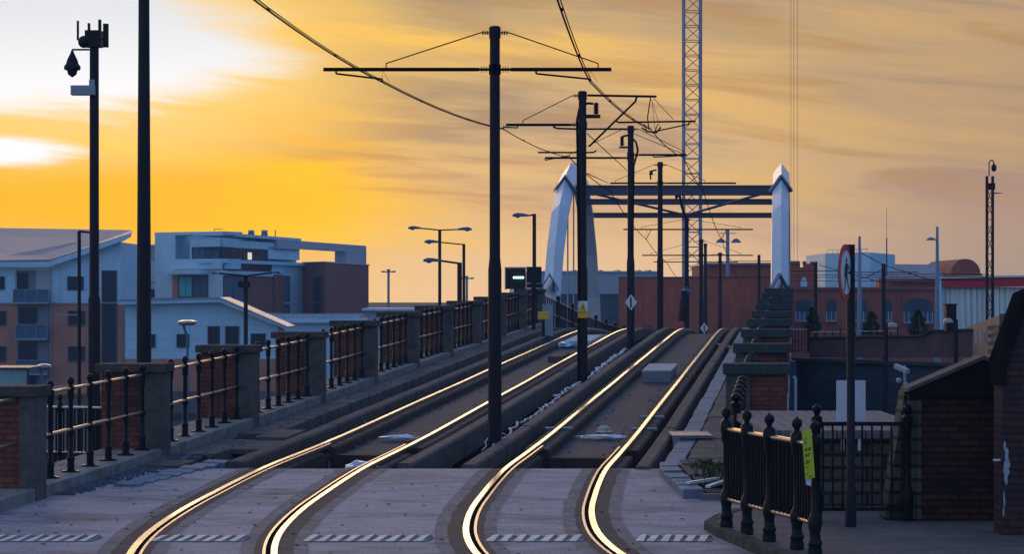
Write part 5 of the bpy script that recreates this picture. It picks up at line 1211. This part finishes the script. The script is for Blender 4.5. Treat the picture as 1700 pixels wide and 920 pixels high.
# grating and cover slabs
c0, c1 = on(1118,722,.1), on(1200,728,.1)
gr = MB()
for k in range(18):
    x = 2.62+(3.22-2.62)*0+.036*k; gr.box((x+.0, 35.1, zt(35.1)+.09), (x+.02, 36.2, zt(35.1)+.12))
gr.box((2.6, 35.1, zt(35.1)+.085), (3.27, 35.14, zt(35.1)+.125)).box((2.6, 36.16, zt(35.1)+.085), (3.27, 36.2, zt(35.1)+.125)).box((2.6, 35.6, zt(35.1)+.08), (3.27, 35.64, zt(35.1)+.115)).box((2.62, 35.15, zt(35.1)-.1), (2.72, 35.3, zt(35.1)+.08))
tag(gr.build('steel_grating', mat('galvanised_steel', (.45,.43,.45), .4, .2, 20, metal=.7), bevel=0), 'ribbed steel grating plate lying across the right edging setts', 'grating')
cv = MB()
for (ya, yb, t) in ((34.9, 36.3, .03), (33.2, 34.7, -.01)):
    cv.hexa([F(ya,-5.42,-.06+t), F(ya,-4.88,-.06+t), F(yb,-4.88,-.06+t), F(yb,-5.42,-.06+t)], [F(ya,-5.42,.03+t), F(ya,-4.88,.03+t), F(yb,-4.88,.03+t), F(yb,-5.42,.03+t)])
tag(cv.build('cover_slab', m_slab, bevel=.012), 'pair of concrete cover slabs over the cable trough left of the tracks', 'slab')
# gravel and setts patch at the left by the plinth
gv = MB()
for i in range(900):
    y = random.uniform(27.6, 33.2); x = -9.42+SL*y+abs(random.gauss(0,.22))*(.5+.5*(y-27)/5); s_ = random.uniform(.008,.026); z = zt(y)
    gv.box((x-s_, y-s_, z-.005), (x+s_, y+s_*1.2, z+s_))
tag(gv.build('loose_gravel', m_gravel), 'bluish loose gravel at the foot of the nearest left railing', 'gravel', kind='stuff')
st_ = MB()
for k in range(8):
    y = 28.6+.42*k; x = -9.42+SL*y+.42+.05*k; z = zt(y)+random.uniform(.01,.03); st_.hexa([(x,y,z-.1),(x+.34,y,z-.1),(x+.36,y+.38,z-.1),(x+.04,y+.38,z-.1)], [(x,y,z+.012),(x+.34,y,z),(x+.36,y+.38,z+.01),(x+.04,y+.38,z+.02)])
struct(st_.build('edging_setts', m_kerb, org=(0, 0, 0), bevel=.012))
# bags and litter
def crumple(c, rx, ry, rz, seed, m_, name, label, cat, nn_=9):
    m = MB(); rows, cols = nn_, nn_*2
    for i in range(rows+1):
        th = math.pi*i/rows
        for j in range(cols):
            ph = 2*math.pi*j/cols; d_ = Vector((math.sin(th)*math.cos(ph), math.sin(th)*math.sin(ph), math.cos(th)))
            k = 1+.45*noise.noise(d_*2.3+Vector((seed,0,0)))+.25*noise.noise(d_*6+Vector((0,seed,0)))
            m.v.append(Vector((c[0]+d_.x*rx*k, c[1]+d_.y*ry*k, max(c[2], c[2]+rz*.6+d_.z*rz*k))))
    for i in range(rows):
        for j in range(cols): m.f.append((i*cols+j, i*cols+(j+1)%cols, (i+1)*cols+(j+1)%cols, (i+1)*cols+j))
    return tag(m.build(name, m_), label, cat)
m_bag = mat('pale_blue_bag', (.35,.55,.68), .3, .25, 8, spec=.6)
c = on(617, 776, -.3); crumple((c.x, 31.9, zt(32)-.17), .26, .3, .11, 3, m_bag, 'plastic_bag', 'pale blue crumpled plastic bag between the left rails at the street edge', 'bag')
c = on(985, 585, -.1)
q = on(950, 578, -.2); crumple((q.x-.2, q.y+.1, q.z), .3, .5, .13, 7, m_bag, 'plastic_bag', 'small blue bag between the left rails near the pale slab', 'bag')
for i, (x, y, rx, rz, s_, lab) in enumerate(((665,731,.34,.05,1,'long glittering strip of litter between the left-hand rails'),(620,716,.16,.06,2,'small crumpled wrapper beside the leftmost rail'),(600,706,.07,.07,5,'tiny upright scrap of paper beside the leftmost rail'),(1000,729,.42,.04,4,'pale litter strip on the ledge between the right-hand rails'),(1003,722,.13,.09,6,'crumpled cream paper on the ledge between the right-hand rails'))):
    c = on(x, y, -.18); crumple((c.x, c.y, c.z+.01), rx, .12, rz, s_, m_white2 if i != 4 else mat('cream_paper', (.6,.52,.4), .7), 'litter', lab, 'litter')
# cables
def cable(pts, r_, m_, lab, wob=.05, name='loose_cable'):
    out = []
    for i in range(len(pts)-1):
        a, b = Vector(pts[i]), Vector(pts[i+1]); k = max(3, int((b-a).length/.18))
        for j in range(k):
            p_ = a.lerp(b, j/k); p_.x += random.gauss(0, wob); p_.z += abs(random.gauss(0, wob*.5)); out.append(p_)
    out.append(Vector(pts[-1])); m = MB().tube(out, r_, 6); return tag(m.build(name, m_, smooth=True), lab, 'cable')
cable([F(37.5,-1.75,-.28), F(38.3,-1.62,-.1), F(42,-1.5,-.05), F(46,-1.5,.0), F(49.5,-1.5,-.02)], .022, m_cable, 'knotted pale cable lying along the slot from the first pole towards the second', .035)
cable([F(49.5,-1.7,-.2), F(53,-1.45,.02), F(57,-1.5,-.0), F(63,-1.5,0)], .03, m_cable, 'pale cable in the slot between the second and third poles', .04)
cable([F(36.4,-1.9,-.3), F(37.2,-1.7,-.05), F(37.5,-1.5,-.2), F(35.6,-1.6,-.1), F(34.8,-1.7,-.3)], .014, m_cable, 'thin white cable loop beside the foot of the nearest tram pole', .05)
cable([F(33.8,-.45,-.3), F(33.5,0,-.4), F(33.6,.45,-.3)], .03, m_iron, 'black cable slung across the trench between the right-hand rails', .02)
cable([F(33.8,-3.95,-.25), F(33.2,-3.8,-.45), F(32.3,-3.5,-.5), F(31.6,-3.6,-.55)], .03, m_iron, 'black cable slung in the trench between the left-hand rails', .04)
rub = MB()
for i in range(260):
    y = random.uniform(31.2, 34.2); u0 = random.choice((-6,-5.2,-4.4,-3.45,-3.0,-2.0,-1.7,-.9,0,.4,1.0,1.45))+random.gauss(0,.18); s_ = random.uniform(.02,.07); p_ = F(y, u0, -.6)
    rub.hexa([p_+Vector((-s_,-s_,-.02)), p_+Vector((s_,-s_*.7,-.02)), p_+Vector((s_*.8,s_,-.02)), p_+Vector((-s_,s_,-.02))], [p_+Vector((-s_*.7,-s_*.5,s_)), p_+Vector((s_*.6,-s_*.6,s_*1.2)), p_+Vector((s_*.5,s_*.6,s_)), p_+Vector((-s_*.6,s_*.5,s_*.8))])
tag(rub.build('rubble', m_upst), 'broken rubble lying in the dark trench at the street edge', 'rubble', kind='stuff')
db = MB()
for i in range(1500):
    y = 31.3+random.random()**1.6*45; u0 = random.choice((-5.9, -5.5, -5.1, -4.2, -3.9, -3.0, -2.8, -1.75, -1.75, -.45, .4, 1.05, 1.43, 2.25))+random.gauss(0, .09); s_ = random.uniform(.012, .04)
    hgt = .035 if (u0 < -5.4 or u0 > 1.8) else (-.2 if (abs(u0) < .52 or abs(u0+3.45) < .52) else -.33)
    if y < 34.8 and hgt < 0: continue
    p_ = F(y, u0, hgt); p_.z = zt(p_.y)+hgt; db.hexa([p_+Vector((-s_,-s_,-.01)), p_+Vector((s_,-s_*.7,-.01)), p_+Vector((s_*.8,s_,-.01)), p_+Vector((-s_,s_,-.01))], [p_+Vector((-s_*.7,-s_*.5,s_*.8)), p_+Vector((s_*.6,-s_*.6,s_)), p_+Vector((s_*.5,s_*.6,s_*.8)), p_+Vector((-s_*.6,s_*.5,s_*.5))])
tag(db.build('track_debris', m_kerb), 'small stones and debris scattered along the track bed', 'debris', kind='stuff')
# steel clips and joints along the plinths
cp_ = MB()
for tu, _ in TR:
    for sgn in (-1, 1):
        y = 35.
        while y < 80:
            for e_ in (-.15, .15):
                p_ = F(y, tu+sgn*GA+e_, -.04); cp_.box(p_+Vector((-.03,-.04,-.01)), p_+Vector((.03,.04,.004)))
            y += .75
tag(cp_.build('rail_clips', m_rust), 'rows of rusty rail clips beside the rails', 'rail clips', kind='stuff')
# fallen leaves and grit on the street
gt = MB()
for i in range(160):
    x, y = random.uniform(-6.5, 2.2), random.uniform(20, 30.8); s_ = random.uniform(.008,.022); z = zt(y)+.003; a = random.random()*3
    P_ = [(x+s_*math.cos(a+t)*(1.5 if k % 2 else .8), y+s_*1.3*math.sin(a+t), z) for k, t in enumerate((0,1.1,2.3,3.4,4.6))]
    gt.hexa(P_, [(p_[0], p_[1], p_[2]+.006) for p_ in P_])
tag(gt.build('fallen_leaves', m_bark), 'scattered dark leaves and grit on the street', 'leaves', kind='stuff')

cr_ = MB()
for i in range(16):
    x, y = random.uniform(-6, 1.8), random.uniform(21, 30.5); dx = random.choice((-1, 1))
    for k in range(random.randint(6, 18)):
        x2, y2 = x+dx*random.uniform(.03, .09), y+random.gauss(0, .035); 
        if y2 > 30.8 or y2 < 8: break
        a_, b_ = Vector((x, y, zt(y)-.003)), Vector((x2, y2, zt(y2)-.003)); w_ = Vector((0, random.uniform(.004, .011), 0)); o_ = len(cr_.v)
        cr_.v += [a_-w_, b_-w_, b_+w_, a_+w_]; cr_.f.append((o_, o_+1, o_+2, o_+3)); x, y = x2, y2
tag(cr_.build('road_cracks', m_dark, org=(0, 0, 0)), 'hairline cracks in the street slabs', 'cracks', kind='stuff')

# ------------------------------------------------------------------ haze
hz = MB().box((-170, -12, -10), (170, 300, 42)).build('haze', None, org=(0, 0, 0)); hz.data.materials.clear()
mh = bpy.data.materials.new('haze'); mh.use_nodes = True; t = mh.node_tree; t.nodes.remove(t.nodes['Principled BSDF'])
pv_ = t.nodes.new('ShaderNodeVolumePrincipled'); pv_.inputs['Density'].default_value = .00045; pv_.inputs['Color'].default_value = (.45,.70,.95,1); pv_.inputs['Anisotropy'].default_value = .0
t.links.new(pv_.outputs[0], t.nodes['Material Output'].inputs['Volume']); hz.data.materials.append(mh); hz['kind'] = 'stuff'
hz['label'] = 'thin blue evening haze over the whole scene'
